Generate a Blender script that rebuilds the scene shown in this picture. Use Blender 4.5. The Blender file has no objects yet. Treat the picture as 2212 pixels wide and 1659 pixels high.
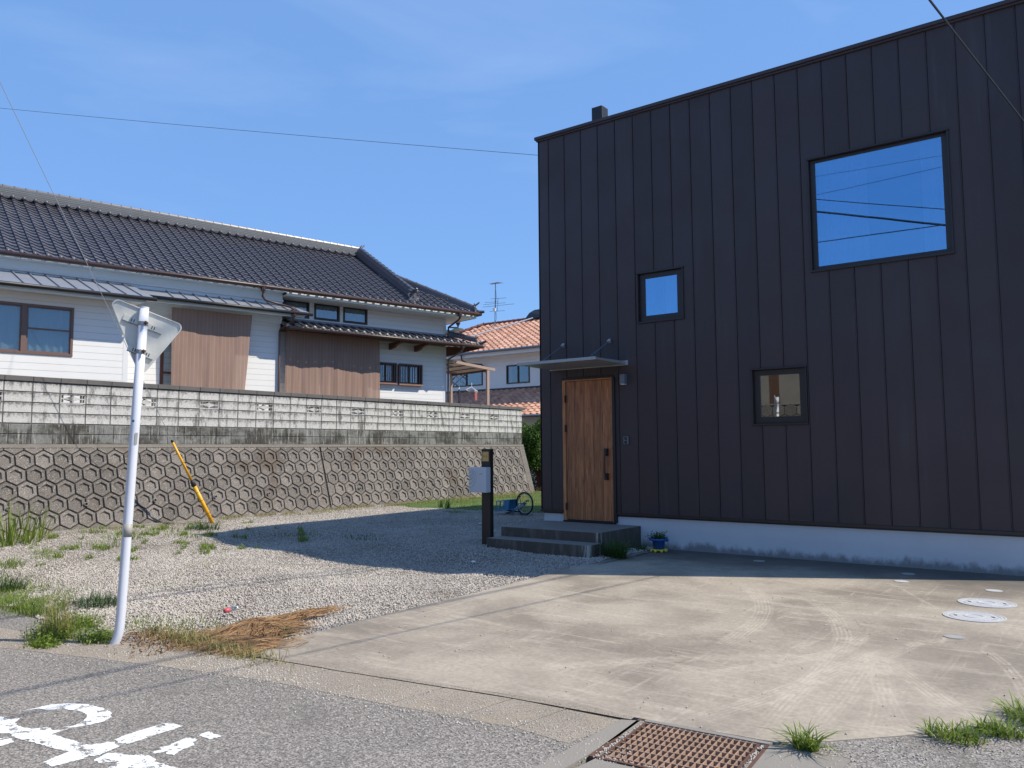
import bpy, math, random
import numpy as np
from mathutils import Vector, Matrix
random.seed(7); rng = np.random.default_rng(7)
S = bpy.context.scene
COL = S.collection
# ------------------------------------------------------------------ camera
R = math.radians
FWD = Vector((-0.60010109, 0.79992417, 0)); RIGHT = Vector((0.79992417, 0.60010109, 0))
PITCH, ROLL = R(4.656), R(-0.3896)
cam_d = bpy.data.cameras.new('camera'); cam = bpy.data.objects.new('camera', cam_d); COL.objects.link(cam)
cam_d.sensor_width = 36; cam_d.lens = 1725 / 2212 * 36; cam_d.clip_start = .05; cam_d.clip_end = 3000
f = FWD * math.cos(PITCH) + Vector((0, 0, 1)) * math.sin(PITCH)
u0 = RIGHT.cross(f)
c_, s_ = math.cos(ROLL), math.sin(ROLL)
r = RIGHT * c_ + u0 * s_; u = u0 * c_ - RIGHT * s_
m = Matrix((r, u, -f)).transposed().to_4x4(); m.translation = (8.11491, -11.6666, 1.6)
cam.matrix_world = m
S.camera = cam
# ------------------------------------------------------------------ sky and sun
SUNV = Vector((5.65, 3.17, 7.25)).normalized()
W = bpy.data.worlds.new('World'); S.world = W; W.use_nodes = True
nt = W.node_tree; nt.nodes.clear()
def nn(t, ty, **kw):
    n = t.nodes.new(ty)
    for k, v in kw.items():
        if k in n.inputs.keys(): n.inputs[k].default_value = v
        else: setattr(n, k, v)
    return n
sky = nn(nt, 'ShaderNodeTexSky', sky_type='NISHITA', sun_disc=False, sun_elevation=math.asin(SUNV.z),
         sun_rotation=math.atan2(SUNV.x, SUNV.y), air_density=.9, dust_density=.12, ozone_density=4.0, altitude=50)
hs = nn(nt, 'ShaderNodeHueSaturation', Saturation=1.1, Value=1.22, Hue=.5)
nt.links.new(sky.outputs[0], hs.inputs['Color'])
tc = nn(nt, 'ShaderNodeTexCoord')
mp = nn(nt, 'ShaderNodeMapping'); mp.inputs['Scale'].default_value = (1.0, 1.6, 5.0); mp.inputs['Rotation'].default_value = (0, .25, .6)
nt.links.new(tc.outputs['Generated'], mp.inputs[0])
cn = nn(nt, 'ShaderNodeTexNoise', Scale=1.5, Detail=8.0, Roughness=.55, Distortion=.5)
nt.links.new(mp.outputs[0], cn.inputs['Vector'])
cr = nn(nt, 'ShaderNodeMapRange'); cr.inputs[1].default_value = .5; cr.inputs[2].default_value = .85; cr.inputs[3].default_value = 0; cr.inputs[4].default_value = .17
nt.links.new(cn.outputs[0], cr.inputs[0])
mx = nn(nt, 'ShaderNodeMix', data_type='RGBA'); mx.inputs[7].default_value = (6.0, 7.0, 8.5, 1)
hz = nn(nt, 'ShaderNodeMix', data_type='RGBA'); hz.inputs[0].default_value = .68; hz.inputs[7].default_value = (1.44, 2.86, 5.85, 1)   # even summer haze
nt.links.new(hs.outputs[0], hz.inputs[6])
nt.links.new(cr.outputs[0], mx.inputs[0]); nt.links.new(hz.outputs[2], mx.inputs[6])
bg = nn(nt, 'ShaderNodeBackground', Strength=.13)
out = nn(nt, 'ShaderNodeOutputWorld')
nt.links.new(mx.outputs[2], bg.inputs[0]); nt.links.new(bg.outputs[0], out.inputs[0])
sd = bpy.data.lights.new('sun', 'SUN'); sd.energy = 4.8; sd.angle = R(.53); sd.color = (1, .91, .77)
so = bpy.data.objects.new('sun', sd); COL.objects.link(so)
so.rotation_euler = SUNV.to_track_quat('Z', 'Y').to_euler()
S.view_settings.view_transform = 'Standard'; S.view_settings.look = 'None'
S.view_settings.exposure = .26; S.view_settings.gamma = 1; S.view_settings.use_curve_mapping = False
S.render.engine = 'CYCLES'; S.render.resolution_x = 1024; S.render.resolution_y = 768

# ------------------------------------------------------------------ materials
class NT:
    def __init__(s, name):
        s.m = bpy.data.materials.new(name); s.m.use_nodes = True
        s.t = s.m.node_tree; s.b = s.t.nodes['Principled BSDF']; s.o = s.t.nodes['Material Output']
        s.geo = nn(s.t, 'ShaderNodeNewGeometry'); s.tc = nn(s.t, 'ShaderNodeTexCoord')
    def L(s, a, b): s.t.links.new(a, b)
    def map(s, src, scale):
        mp = nn(s.t, 'ShaderNodeMapping'); mp.inputs['Scale'].default_value = scale if hasattr(scale, '__len__') else (scale,) * 3
        s.L(src, mp.inputs[0]); return mp.outputs[0]
    def noise(s, scale, detail=4, rough=.55, src=None, vs=None, dist=0.):
        n = nn(s.t, 'ShaderNodeTexNoise', Scale=scale, Detail=float(detail), Roughness=rough, Distortion=dist)
        src = src or s.geo.outputs['Position']
        if vs: src = s.map(src, vs)
        s.L(src, n.inputs['Vector']); return n.outputs[0]
    def voro(s, scale, feature='F1', out=0, vs=None, rand=1.0):
        n = nn(s.t, 'ShaderNodeTexVoronoi', feature=feature); n.inputs['Scale'].default_value = scale
        n.inputs['Randomness'].default_value = rand
        src = s.geo.outputs['Position']
        if vs: src = s.map(src, vs)
        s.L(src, n.inputs['Vector']); return n.outputs[out]
    def ramp(s, v, a, b, lo=0., hi=1.):
        n = nn(s.t, 'ShaderNodeMapRange'); n.interpolation_type = 'SMOOTHSTEP'
        for i, x in enumerate((a, b, lo, hi)): n.inputs[i + 1].default_value = x
        s.L(v, n.inputs[0]); return n.outputs[0]
    def mix(s, fac, a, b, mode='MIX'):
        n = nn(s.t, 'ShaderNodeMix', data_type='RGBA', blend_type=mode)
        for i, x in ((0, fac), (6, a), (7, b)):
            if isinstance(x, (int, float)): n.inputs[i].default_value = x
            elif isinstance(x, tuple): n.inputs[i].default_value = x if len(x) == 4 else (*x, 1)
            else: s.L(x, n.inputs[i])
        return n.outputs[2]
    def math(s, op, a, b=0.):
        n = nn(s.t, 'ShaderNodeMath', operation=op)
        for i, x in enumerate((a, b)):
            if isinstance(x, (int, float)): n.inputs[i].default_value = x
            else: s.L(x, n.inputs[i])
        return n.outputs[0]
    def sep(s, src):
        n = nn(s.t, 'ShaderNodeSeparateXYZ'); s.L(src, n.inputs[0]); return n.outputs
    def isl(s): return s.geo.outputs['Random Per Island']
    def rnd(s):
        n = nn(s.t, 'ShaderNodeObjectInfo'); return n.outputs['Random']
    def scale(s, col, v, lo, hi):
        """multiply a colour by v mapped 0..1 -> lo..hi"""
        g = nn(s.t, 'ShaderNodeMapRange'); g.inputs[3].default_value = lo; g.inputs[4].default_value = hi
        s.L(v, g.inputs[0])
        n = nn(s.t, 'ShaderNodeVectorMath', operation='SCALE')
        if isinstance(col, tuple): n.inputs[0].default_value = col[:3]
        else: s.L(col, n.inputs[0])
        s.L(g.outputs[0], n.inputs[3]); return n.outputs[0]
    def fin(s, col, rough=.7, bump=None, bd=.01, bs=1., metal=0., spec=.5):
        if isinstance(col, tuple): s.b.inputs['Base Color'].default_value = (*col[:3], 1)
        else: s.L(col, s.b.inputs['Base Color'])
        if isinstance(rough, (int, float)): s.b.inputs['Roughness'].default_value = rough
        else: s.L(rough, s.b.inputs['Roughness'])
        s.b.inputs['Metallic'].default_value = metal
        s.b.inputs['Specular IOR Level'].default_value = spec
        if bump is not None:
            n = nn(s.t, 'ShaderNodeBump', Strength=bs, Distance=bd); s.L(bump, n.inputs['Height']); s.L(n.outputs[0], s.b.inputs['Normal'])
        return s.m
def simple(name, col, rough=.6, var=.12, sc=3., bsc=60., bd=.001, metal=0., spec=.5, vs=None):
    t = NT(name)
    c = t.scale(col, t.noise(sc, 5, .6, vs=vs), 1 - var, 1 + var)
    return t.fin(c, rough, t.noise(bsc, 3), bd, 1., metal, spec)

def m_asphalt():
    t = NT('asphalt')
    big = t.noise(.9, 5, .6); fine = t.noise(75, 4, .8); sp = t.voro(75)
    c = t.scale((.225, .205, .182), big, .72, 1.28)
    c = t.scale(c, t.ramp(fine, .38, .62), .34, 1.62)
    c = t.scale(c, t.ramp(t.noise(28, 4, .75), .35, .65), .62, 1.34)
    c = t.mix(t.ramp(t.voro(115, out=1), .86, .93, 0, .7), c, (.48, .45, .40))
    dirt = t.ramp(t.noise(1.7, 6, .65), .52, .7, 0, .5)
    c = t.mix(dirt, c, (.09, .08, .066))
    return t.fin(c, .85, t.mix(.5, fine, sp), .006, .9)
def m_gutter():
    t = NT('gutter_concrete'); fine = t.noise(110, 3, .7)
    c = t.scale((.29, .25, .20), t.noise(2.2, 5, .6), .7, 1.25); c = t.scale(c, t.ramp(fine, .33, .67), .5, 1.45)
    c = t.mix(t.ramp(t.noise(3, 5), .55, .75, 0, .55), c, (.34, .28, .19))
    return t.fin(c, .9, fine, .005, .8)
TYRES = [((6.50, -4.95), (6.05, -7.15), .10, .11), ((6.35, -4.3), (6.42, -7.0), -.06, .09), ((6.55, -5.1), (6.66, -6.98), .05, .10), ((6.55, -5.0), (6.95, -6.83), .07, .10), ((6.60, -5.15), (7.12, -6.66), -.05, .09),
  ((6.50, -4.9), (7.36, -6.25), .03, .10), ((6.74, -4.3), (6.50, -5.5), .05, .07), ((7.0, -4.0), (6.45, -5.3), -.06, .07), ((6.3, -5.0), (5.6, -6.4), .07, .10), ((4.7, -2.6), (5.5, -5.4), .22, .12), ((5.5, -3.0), (6.3, -5.1), .15, .09),
  ((5.9, -1.4), (6.72, -2.9), .02, .03), ((7.2, -4.3), (7.6, -5.6), .05, .06), ((4.6, -6.9), (6.2, -5.3), .12, .10)]
def m_drive():
    t = NT('driveway_concrete')
    c = t.mix(t.ramp(t.noise(.55, 6, .6, dist=.4), .36, .62), (.215, .182, .143), (.375, .325, .258))
    st = t.noise(1.0, 7, .7, vs=(1.0, 5.5, 1.0), dist=1.3)
    c = t.mix(t.ramp(st, .52, .64, 0, .45), c, (.47, .415, .33))
    st2 = t.noise(1.6, 6, .7, vs=(7.0, .55, 1.0), dist=.9)
    c = t.mix(t.ramp(st2, .56, .68, 0, .42), c, (.47, .42, .335))
    c = t.scale(c, t.ramp(t.noise(26, 6, .7), .3, .7), .86, 1.13)
    P = t.sep(t.geo.outputs['Position'])
    # sweeping tyre scuffs: rings about two turning centres
    wob = t.noise(.6, 3); fade = t.ramp(t.noise(7, 7, .8), .38, .62, .04, .62)
    for A_, B_, sag, wd in TYRES:
        (ax_, ay_), (bx_, by_) = A_, B_; L_ = math.dist(A_, B_); rad = (L_*L_/4 + sag*sag) / (2*abs(sag)); ux_, uy_ = (bx_-ax_)/L_, (by_-ay_)/L_
        q_ = (rad - abs(sag)) * (1 if sag > 0 else -1); cx_, cy_ = (ax_+bx_)/2 + uy_*q_, (ay_+by_)/2 - ux_*q_
        dx = t.math('SUBTRACT', P[0], cx_); dy = t.math('SUBTRACT', P[1], cy_)
        d = t.math('SQRT', t.math('ADD', t.math('MULTIPLY', dx, dx), t.math('MULTIPLY', dy, dy)))
        d = t.math('ADD', d, t.math('MULTIPLY', wob, .10))
        w = t.ramp(t.math('SINE', t.math('MULTIPLY', d, 6.283 / .034)), -.5, .8, .35, 1)
        bandm = t.ramp(t.math('ABSOLUTE', t.math('SUBTRACT', d, rad + .05)), wd * .6, wd, 1, 0)
        along_ = t.math('ADD', t.math('MULTIPLY', t.math('SUBTRACT', P[0], ax_), ux_), t.math('MULTIPLY', t.math('SUBTRACT', P[1], ay_), uy_))
        ends = t.math('MULTIPLY', t.ramp(along_, -.25, .35), t.ramp(along_, L_ - .5, L_ + .25, 1, 0))
        mask = t.math('MULTIPLY', t.math('MULTIPLY', bandm, w), t.math('MULTIPLY', ends, fade))
        c = t.mix(mask, c, (.53, .465, .37))
    cl = t.noise(.9, 2, .5); crk = t.ramp(t.math('ABSOLUTE', t.math('SUBTRACT', t.noise(.55, 8, .62, dist=.6), .5)), .0, .0022, .55, 0)
    c = t.mix(t.math('MULTIPLY', crk, t.ramp(cl, .5, .6)), c, (.10, .085, .065))
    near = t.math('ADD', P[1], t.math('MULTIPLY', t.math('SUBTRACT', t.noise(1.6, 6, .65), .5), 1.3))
    c = t.mix(t.ramp(near, -2.0, -.2, 0, .92), c, (.05, .046, .042))  # dirt along the foundation, with the house shade deepened in the colour
    damp = t.ramp(t.noise(.8, 5, .6), .5, .72, 0, .5)
    c = t.mix(damp, c, (.19, .16, .125))
    return t.fin(c, .82, t.noise(160, 4, .7), .0022, .8)
def m_gravelbase():
    t = NT('gravel_bed'); v = t.voro(55, out=1)
    c = t.mix(t.ramp(t.voro(55), .0, .5), (.46, .41, .36), (.2, .175, .15))
    c = t.scale(c, t.noise(1.1, 5, .6), .8, 1.2)
    d = t.ramp(t.noise(.7, 6, .65), .56, .72, 0, .7); c = t.mix(d, c, (.17, .145, .09))
    return t.fin(c, .95, t.voro(55), .012, 1.)
def m_stone():
    t = NT('gravel_stone')
    c = t.mix(t.isl(), (.36, .325, .285), (.59, .54, .475))
    c = t.scale(c, t.noise(.8, 6, .65), .62, 1.3)
    c = t.mix(t.ramp(t.noise(.55, 6, .7), .56, .7, 0, .45), c, (.24, .20, .15))
    return t.fin(c, .9)
def m_block(top, light, dark, k):
    t = NT('concrete_block_' + k)
    P = t.sep(t.tc.outputs['Object'])
    st = t.noise(3.2, 6, .7, vs=(1.6, 1.6, .45)); fine = t.noise(70, 4, .7); mid = t.noise(16, 5, .65)
    c = t.scale(light, mid, .72, 1.22)
    c = t.scale(c, t.ramp(fine, .3, .7), .72, 1.2)
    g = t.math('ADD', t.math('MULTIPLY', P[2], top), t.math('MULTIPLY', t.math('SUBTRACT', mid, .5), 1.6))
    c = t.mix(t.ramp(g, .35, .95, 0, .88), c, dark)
    c = t.mix(t.ramp(st, .50, .66, 0, .85), c, dark)
    if k == 'old':
        big = t.noise(1.5, 6, .7, vs=(1, 1, 1.6)); c = t.mix(t.ramp(big, .40, .60, 0, .92), c, (.04, .038, .032))
        c = t.mix(t.ramp(t.noise(11, 6, .75, vs=(2.4, 2.4, .22)), .52, .66, 0, .8), c, (.40, .40, .375))
    return t.fin(c, .92, t.mix(.5, fine, mid), .012, .9)
def m_hex():
    t = NT('aggregate_concrete'); fine = t.noise(85, 3, .75); v = t.voro(95, out=1)
    c = t.mix(t.rnd(), (.122, .110, .100), (.205, .185, .168))
    c = t.scale(c, t.ramp(fine, .34, .66), .42, 1.6)
    c = t.mix(t.ramp(v, .82, .90, 0, .9), c, (.52, .48, .43))
    c = t.mix(t.ramp(t.noise(.9, 5, .6), .56, .7, 0, .6), c, (.085, .06, .04))
    return t.fin(c, .9, fine, .01, .8)
def m_tile(name, a, b, rough, bd=.002):
    t = NT(name); c = t.mix(t.rnd(), a, b); c = t.scale(c, t.noise(4, 5, .6), .8, 1.2)
    return t.fin(c, rough, t.noise(25, 3), bd, .5)
def m_clad():
    t = NT('dark_metal_cladding')
    c = t.mix(t.noise(.6, 3), (.041, .0285, .0305), (.048, .034, .036))
    c = t.mix(t.ramp(t.noise(6, 6, .7, vs=(3, 3, .3)), .6, .8, 0, .25), c, (.035, .032, .034))
    c = t.scale(c, t.rnd(), .90, 1.12)
    dust = t.math('MULTIPLY', t.ramp(t.noise(2.2, 6, .7, vs=(3.5, 3.5, .18)), .5, .75, 0, .5), t.ramp(t.noise(.8, 3), .4, .65))
    c = t.mix(dust, c, (.075, .068, .066))
    rr = t.ramp(t.noise(1.3, 4), .3, .7, .36, .58)
    h = t.math('ADD', t.math('MULTIPLY', t.noise(1.1, 2, .5, vs=(2.2, 2.2, .5)), 9.), t.math('MULTIPLY', t.noise(230, 2, .6), .55))
    return t.fin(c, rr, h, .002, .55, 0., .42)
def m_wood(name, a, b, k=1.):
    t = NT(name)
    src = t.tc.outputs['Object']
    g = t.noise(3.2, 8, .65, src=t.map(src, (9 * k, 9 * k, .6)), dist=1.2)
    g2 = t.noise(26, 5, .7, src=t.map(src, (6, 6, .35)))
    c = t.mix(t.ramp(g, .33, .68), a, b); c = t.scale(c, g2, .72, 1.25)
    kn = t.ramp(t.noise(4.2, 2, .5, src=t.map(src, (1.6, 1, .8))), .68, .76, 0, .75)
    c = t.mix(kn, c, (.035, .014, .008)); c = t.scale(c, t.rnd(), .78, 1.2)
    return t.fin(c, .5, g2, .0008, .5)
def m_cloth():
    t = NT('striped_brown_shade_cloth')
    P = t.sep(t.tc.outputs['Object'])
    w = t.math('SINE', t.math('MULTIPLY', P[0], 62.))
    c = t.mix(t.ramp(w, .90, .99, 0, .42), (.31, .21, .17), (.52, .39, .32))
    c = t.scale(c, t.noise(2.5, 5, .6, vs=(2.5, 2.5, .5)), .78, 1.2)
    c = t.scale(c, t.noise(160, 2), .85, 1.15)
    m_ = t.fin(c, .95, t.noise(300, 2), .001, .5, 0, .2)
    tr = nn(t.t, 'ShaderNodeBsdfTransparent'); tr.inputs[0].default_value = (1, .9, .85, 1)
    ms = nn(t.t, 'ShaderNodeMixShader'); ms.inputs[0].default_value = .09
    t.L(t.b.outputs[0], ms.inputs[1]); t.L(tr.outputs[0], ms.inputs[2]); t.L(ms.outputs[0], t.o.inputs[0])
    return m_
def m_glass(name, refl, tint, trans):
    t = NT(name)
    g = nn(t.t, 'ShaderNodeBsdfGlossy', Roughness=.0); g.inputs[0].default_value = (*tint, 1)
    tr = nn(t.t, 'ShaderNodeBsdfTransparent'); tr.inputs[0].default_value = (*trans, 1)
    lw = nn(t.t, 'ShaderNodeLayerWeight', Blend=.35)
    fac = t.ramp(lw.outputs['Facing'], 0, 1, refl, 1.)
    bm = nn(t.t, 'ShaderNodeBump', Strength=.15, Distance=.002); t.L(t.noise(1.4, 1), bm.inputs['Height']); t.L(bm.outputs[0], g.inputs['Normal'])
    ms = nn(t.t, 'ShaderNodeMixShader'); t.L(fac, ms.inputs[0]); t.L(tr.outputs[0], ms.inputs[1]); t.L(g.outputs[0], ms.inputs[2])
    t.L(ms.outputs[0], t.o.inputs[0]); return t.m
def m_paint():
    t = NT('worn_road_paint')
    c = t.scale((.80, .81, .80), t.noise(40, 4), .88, 1.06)
    m_ = t.fin(c, .7, t.noise(90, 3, .7), .004, .8)
    tr = nn(t.t, 'ShaderNodeBsdfTransparent')
    ms = nn(t.t, 'ShaderNodeMixShader')
    e = t.math('ADD', t.noise(11, 6, .75), t.math('MULTIPLY', t.noise(60, 4, .7), .35))
    t.L(t.ramp(e, .72, .78, 1, 0), ms.inputs[0]); t.L(t.b.outputs[0], ms.inputs[2]); t.L(tr.outputs[0], ms.inputs[1])
    t.L(ms.outputs[0], t.o.inputs[0]); return m_
def m_leaf(name, a, b, iso=True):
    t = NT(name)
    c = t.mix(t.isl(), a, b)
    t.fin(c, .5, None)
    t.b.inputs['Specular IOR Level'].default_value = .35
    tl = nn(t.t, 'ShaderNodeBsdfTranslucent'); t.L(c, tl.inputs[0])
    ms = nn(t.t, 'ShaderNodeMixShader'); ms.inputs[0].default_value = .35
    t.L(t.b.outputs[0], ms.inputs[1]); t.L(tl.outputs[0], ms.inputs[2]); t.L(ms.outputs[0], t.o.inputs[0])
    return t.m
def m_found():
    t = NT('foundation_render')
    P = t.sep(t.geo.outputs['Position'])
    c = t.scale((.52, .535, .56), t.noise(1.6, 5, .6), .88, 1.1)
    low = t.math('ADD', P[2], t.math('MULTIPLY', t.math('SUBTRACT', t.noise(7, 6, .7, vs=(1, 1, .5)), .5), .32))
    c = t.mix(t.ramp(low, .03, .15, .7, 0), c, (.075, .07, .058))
    st = t.noise(2.3, 4, .6, vs=(1, 1, .06))
    m1 = t.math('MULTIPLY', t.ramp(st, .66, .74), t.ramp(P[2], .1, .36, .9, 0))
    c = t.mix(m1, c, (.06, .055, .04))
    return t.fin(c, .8, t.noise(60, 4), .002, .6)
def m_step():
    t = NT('step_concrete')
    P = t.sep(t.geo.outputs['Position']); N = t.sep(t.geo.outputs['Normal'])
    c = t.scale((.19, .175, .155), t.noise(2.6, 6, .65), .62, 1.35)
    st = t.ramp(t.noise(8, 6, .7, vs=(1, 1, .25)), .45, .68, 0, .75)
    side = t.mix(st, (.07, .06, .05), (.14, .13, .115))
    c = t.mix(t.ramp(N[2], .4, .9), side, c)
    # lime runs at the right-hand edges
    e = t.math('MULTIPLY', t.math('MULTIPLY', t.ramp(P[0], 1.84, 1.92, 0, 1), t.ramp(t.math('ABSOLUTE', t.math('SUBTRACT', t.math('ABSOLUTE', t.math('ADD', P[1], 1.48)), .19)), .03, .11, 1, 0)), t.ramp(t.noise(14, 4, .6, vs=(1.4, 1.4, .12)), .46, .56))
    c = t.mix(t.math('MULTIPLY', e, t.ramp(N[2], .3, .7, .8, .1)), c, (.45, .44, .41))
    return t.fin(c, .85, t.noise(70, 5, .7), .003, .7)
def m_sign():
    t = NT('weathered_aluminium')
    c = t.scale((.58, .58, .54), t.noise(9, 6, .65, vs=(1, 1, .35)), .75, 1.18)
    c = t.mix(t.ramp(t.noise(30, 5, .7), .62, .72, 0, .35), c, (.26, .26, .23))
    return t.fin(c, .5, None, metal=.25)

MAT = dict(
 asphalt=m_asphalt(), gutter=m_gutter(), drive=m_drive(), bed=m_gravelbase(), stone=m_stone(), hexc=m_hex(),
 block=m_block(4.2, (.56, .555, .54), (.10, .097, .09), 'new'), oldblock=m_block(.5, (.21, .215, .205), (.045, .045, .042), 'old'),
 coping=simple('coping_concrete', (.115, .108, .105), .85, .35, 3, 60, .003),
 mortar=simple('mortar_joint', (.12, .112, .10), .95, .4, 5, 60, .004),
 groove=simple('groove_concrete', (.075, .066, .058), .95, .3, 6, 60, .004),
 plainconc=simple('plain_concrete', (.24, .22, .19), .9, .25, 2.5, 60, .003),
 gap=simple('siding_gap', (.30, .31, .32), .9, .1),
 siding=simple('white_siding', (.80, .80, .785), .6, .04, 2, 240, .0006),
 white=simple('white_trim', (.74, .75, .76), .55, .05, 2, 100, .0004),
 bluewhite=simple('skylit_white_panel', (.74, .84, .90), .5, .05, 1, 100, .0004),  # white panels; bounce and sky blue are put into the colour
 tile=m_tile('glazed_black_tile', (.072, .070, .084), (.112, .108, .125), .36),
 ridgetile=m_tile('grey_ridge_tile', (.12, .125, .13), (.16, .165, .17), .45),
 tileglint=m_tile('glint_painted_tile', (.20, .205, .20), (.32, .32, .29), .2),  # glazed tile lightened so its colour carries the glints
 orange=m_tile('orange_clay_tile', (.42, .21, .135), (.60, .34, .235), .7),
 redtile=m_tile('brown_red_tile', (.15, .055, .038), (.25, .10, .07), .6),
 seam=simple('grey_seamed_roof_metal', (.215, .23, .265), .42, .08, 1.2, 80, .0004, .0),
 black=simple('black_trim', (.012, .012, .014), .45, .2), frame=simple('dark_brown_sash', (.045, .032, .028), .4, .15),
 brown=simple('brown_gutter_plastic', (.055, .030, .026), .4, .2), dpipe=simple('mauve_brown_pipe', (.16, .105, .10), .4, .12),
 redwood=simple('red_brown_timber', (.11, .036, .017), .6, .3, 6), sash=simple('bronze_sash', (.17, .105, .085), .45, .15),
 clad=m_clad(), found=m_found(), step=m_step(),
 door=m_wood('oak_door_plank', (.22, .070, .028), (.48, .20, .080)), doorframe=m_wood('oak_door_frame', (.30, .115, .044), (.48, .22, .09), .6),
 bronze=simple('dark_window_bronze', (.022, .015, .014), .4, .15),
 alu=simple('brushed_aluminium', (.34, .36, .38), .42, .08, metal=.35), darkalu=simple('grey_bracket_metal', (.14, .17, .20), .4, .1, metal=.3),
 cloth=m_cloth(), curtain=simple('white_lace_curtain', (.62, .66, .68), .9, .12, 6, 60, .002, vs=(4, 4, .3)),
 glass=m_glass('blue_reflective_glass', .44, (.34, .66, .98), (.75, .8, .85)), oldglass=m_glass('window_glass', .10, (.85, .92, 1), (.72, .78, .8)),
 darkglass=m_glass('dark_reflective_glass', .46, (.78, .8, .76), (.3, .3, .3)),
 room=simple('dark_room', (.05, .05, .055), .9, .2), turf=simple('green_turf_soil', (.075, .13, .028), .95, .35, 3, 120, .01),
 blade=m_leaf('grass_blade', (.085, .145, .018), (.27, .35, .06)), dryblade=m_leaf('pale_grass_blade', (.22, .21, .07), (.40, .35, .15)),
 darkblade=m_leaf('dark_grass_blade', (.03, .075, .014), (.075, .14, .03)),
 straw=m_leaf('dry_straw', (.06, .03, .018), (.46, .275, .125)), leaf=m_leaf('bush_leaf', (.030, .085, .016), (.15, .25, .045)),
 soil=simple('dark_soil', (.07, .05, .035), .95, .45, 7, 60, .012),
 paint=m_paint(), polewhite=simple('white_painted_steel', (.66, .69, .76), .35, .05, 3, 30, .0004), sign=m_sign(),
 yellow=simple('yellow_plastic', (.82, .42, .02), .4, .1), rubber=simple('black_rubber', (.012, .012, .014), .6, .2),
 band=simple('silver_sticker', (.34, .33, .30), .5, .2, 20), rust=simple('rusty_steel', (.33, .215, .15), .8, .45, 9, 120, .002),
 rustdark=simple('dark_rusty_steel', (.11, .055, .035), .8, .4, 12), ironwhite=simple('pale_cast_cover', (.50, .50, .50), .5, .12, 8, 90, .002),
 covergrey=simple('grey_cast_cover', (.34, .33, .31), .6, .15, 8), mail=simple('grey_white_mailbox_paint', (.50, .53, .57), .45, .03),
 gold=simple('gold_nameplate', (.55, .38, .14), .4, .08, metal=.3), ink=simple('brown_ink', (.09, .05, .02), .7, .1),
 blue=simple('blue_plastic', (.010, .085, .36), .35, .1), yel2=simple('pale_yellow_plastic', (.72, .55, .06), .4, .1),
 bikeblue=simple('light_blue_paint', (.03, .20, .38), .35, .1), steel=simple('bicycle_steel', (.5, .52, .55), .3, .1, metal=.6),
 wire=simple('cable_sheath', (.03, .032, .036), .5, .1), guyw=simple('galvanised_wire', (.30, .31, .33), .5, .1, metal=.3),
 terr=simple('beige_aluminium', (.42, .30, .235), .5, .08), panel=simple('cream_polycarbonate', (.72, .60, .50), .5, .06),
 gutterm=simple('grey_gutter', (.17, .19, .21), .45, .1), hill=simple('hazy_hill_green', (.035, .06, .045), .95, .6, .09, .5, .5),  # hill green shifted bluish, distance haze mixed into the colour
 pink=simple('red_cloth', (.34, .07, .08), .9, .2, 8), navy=simple('navy_cloth', (.02, .025, .05), .9, .2), tan=simple('tan_cloth', (.36, .2, .15), .9, .2),
 plast=simple('white_plastic', (.72, .74, .74), .4, .05), redcap=simple('pink_plastic', (.60, .10, .12), .4, .1), lime=simple('lime_stain', (.5, .5, .47), .9, .2),
)
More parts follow.
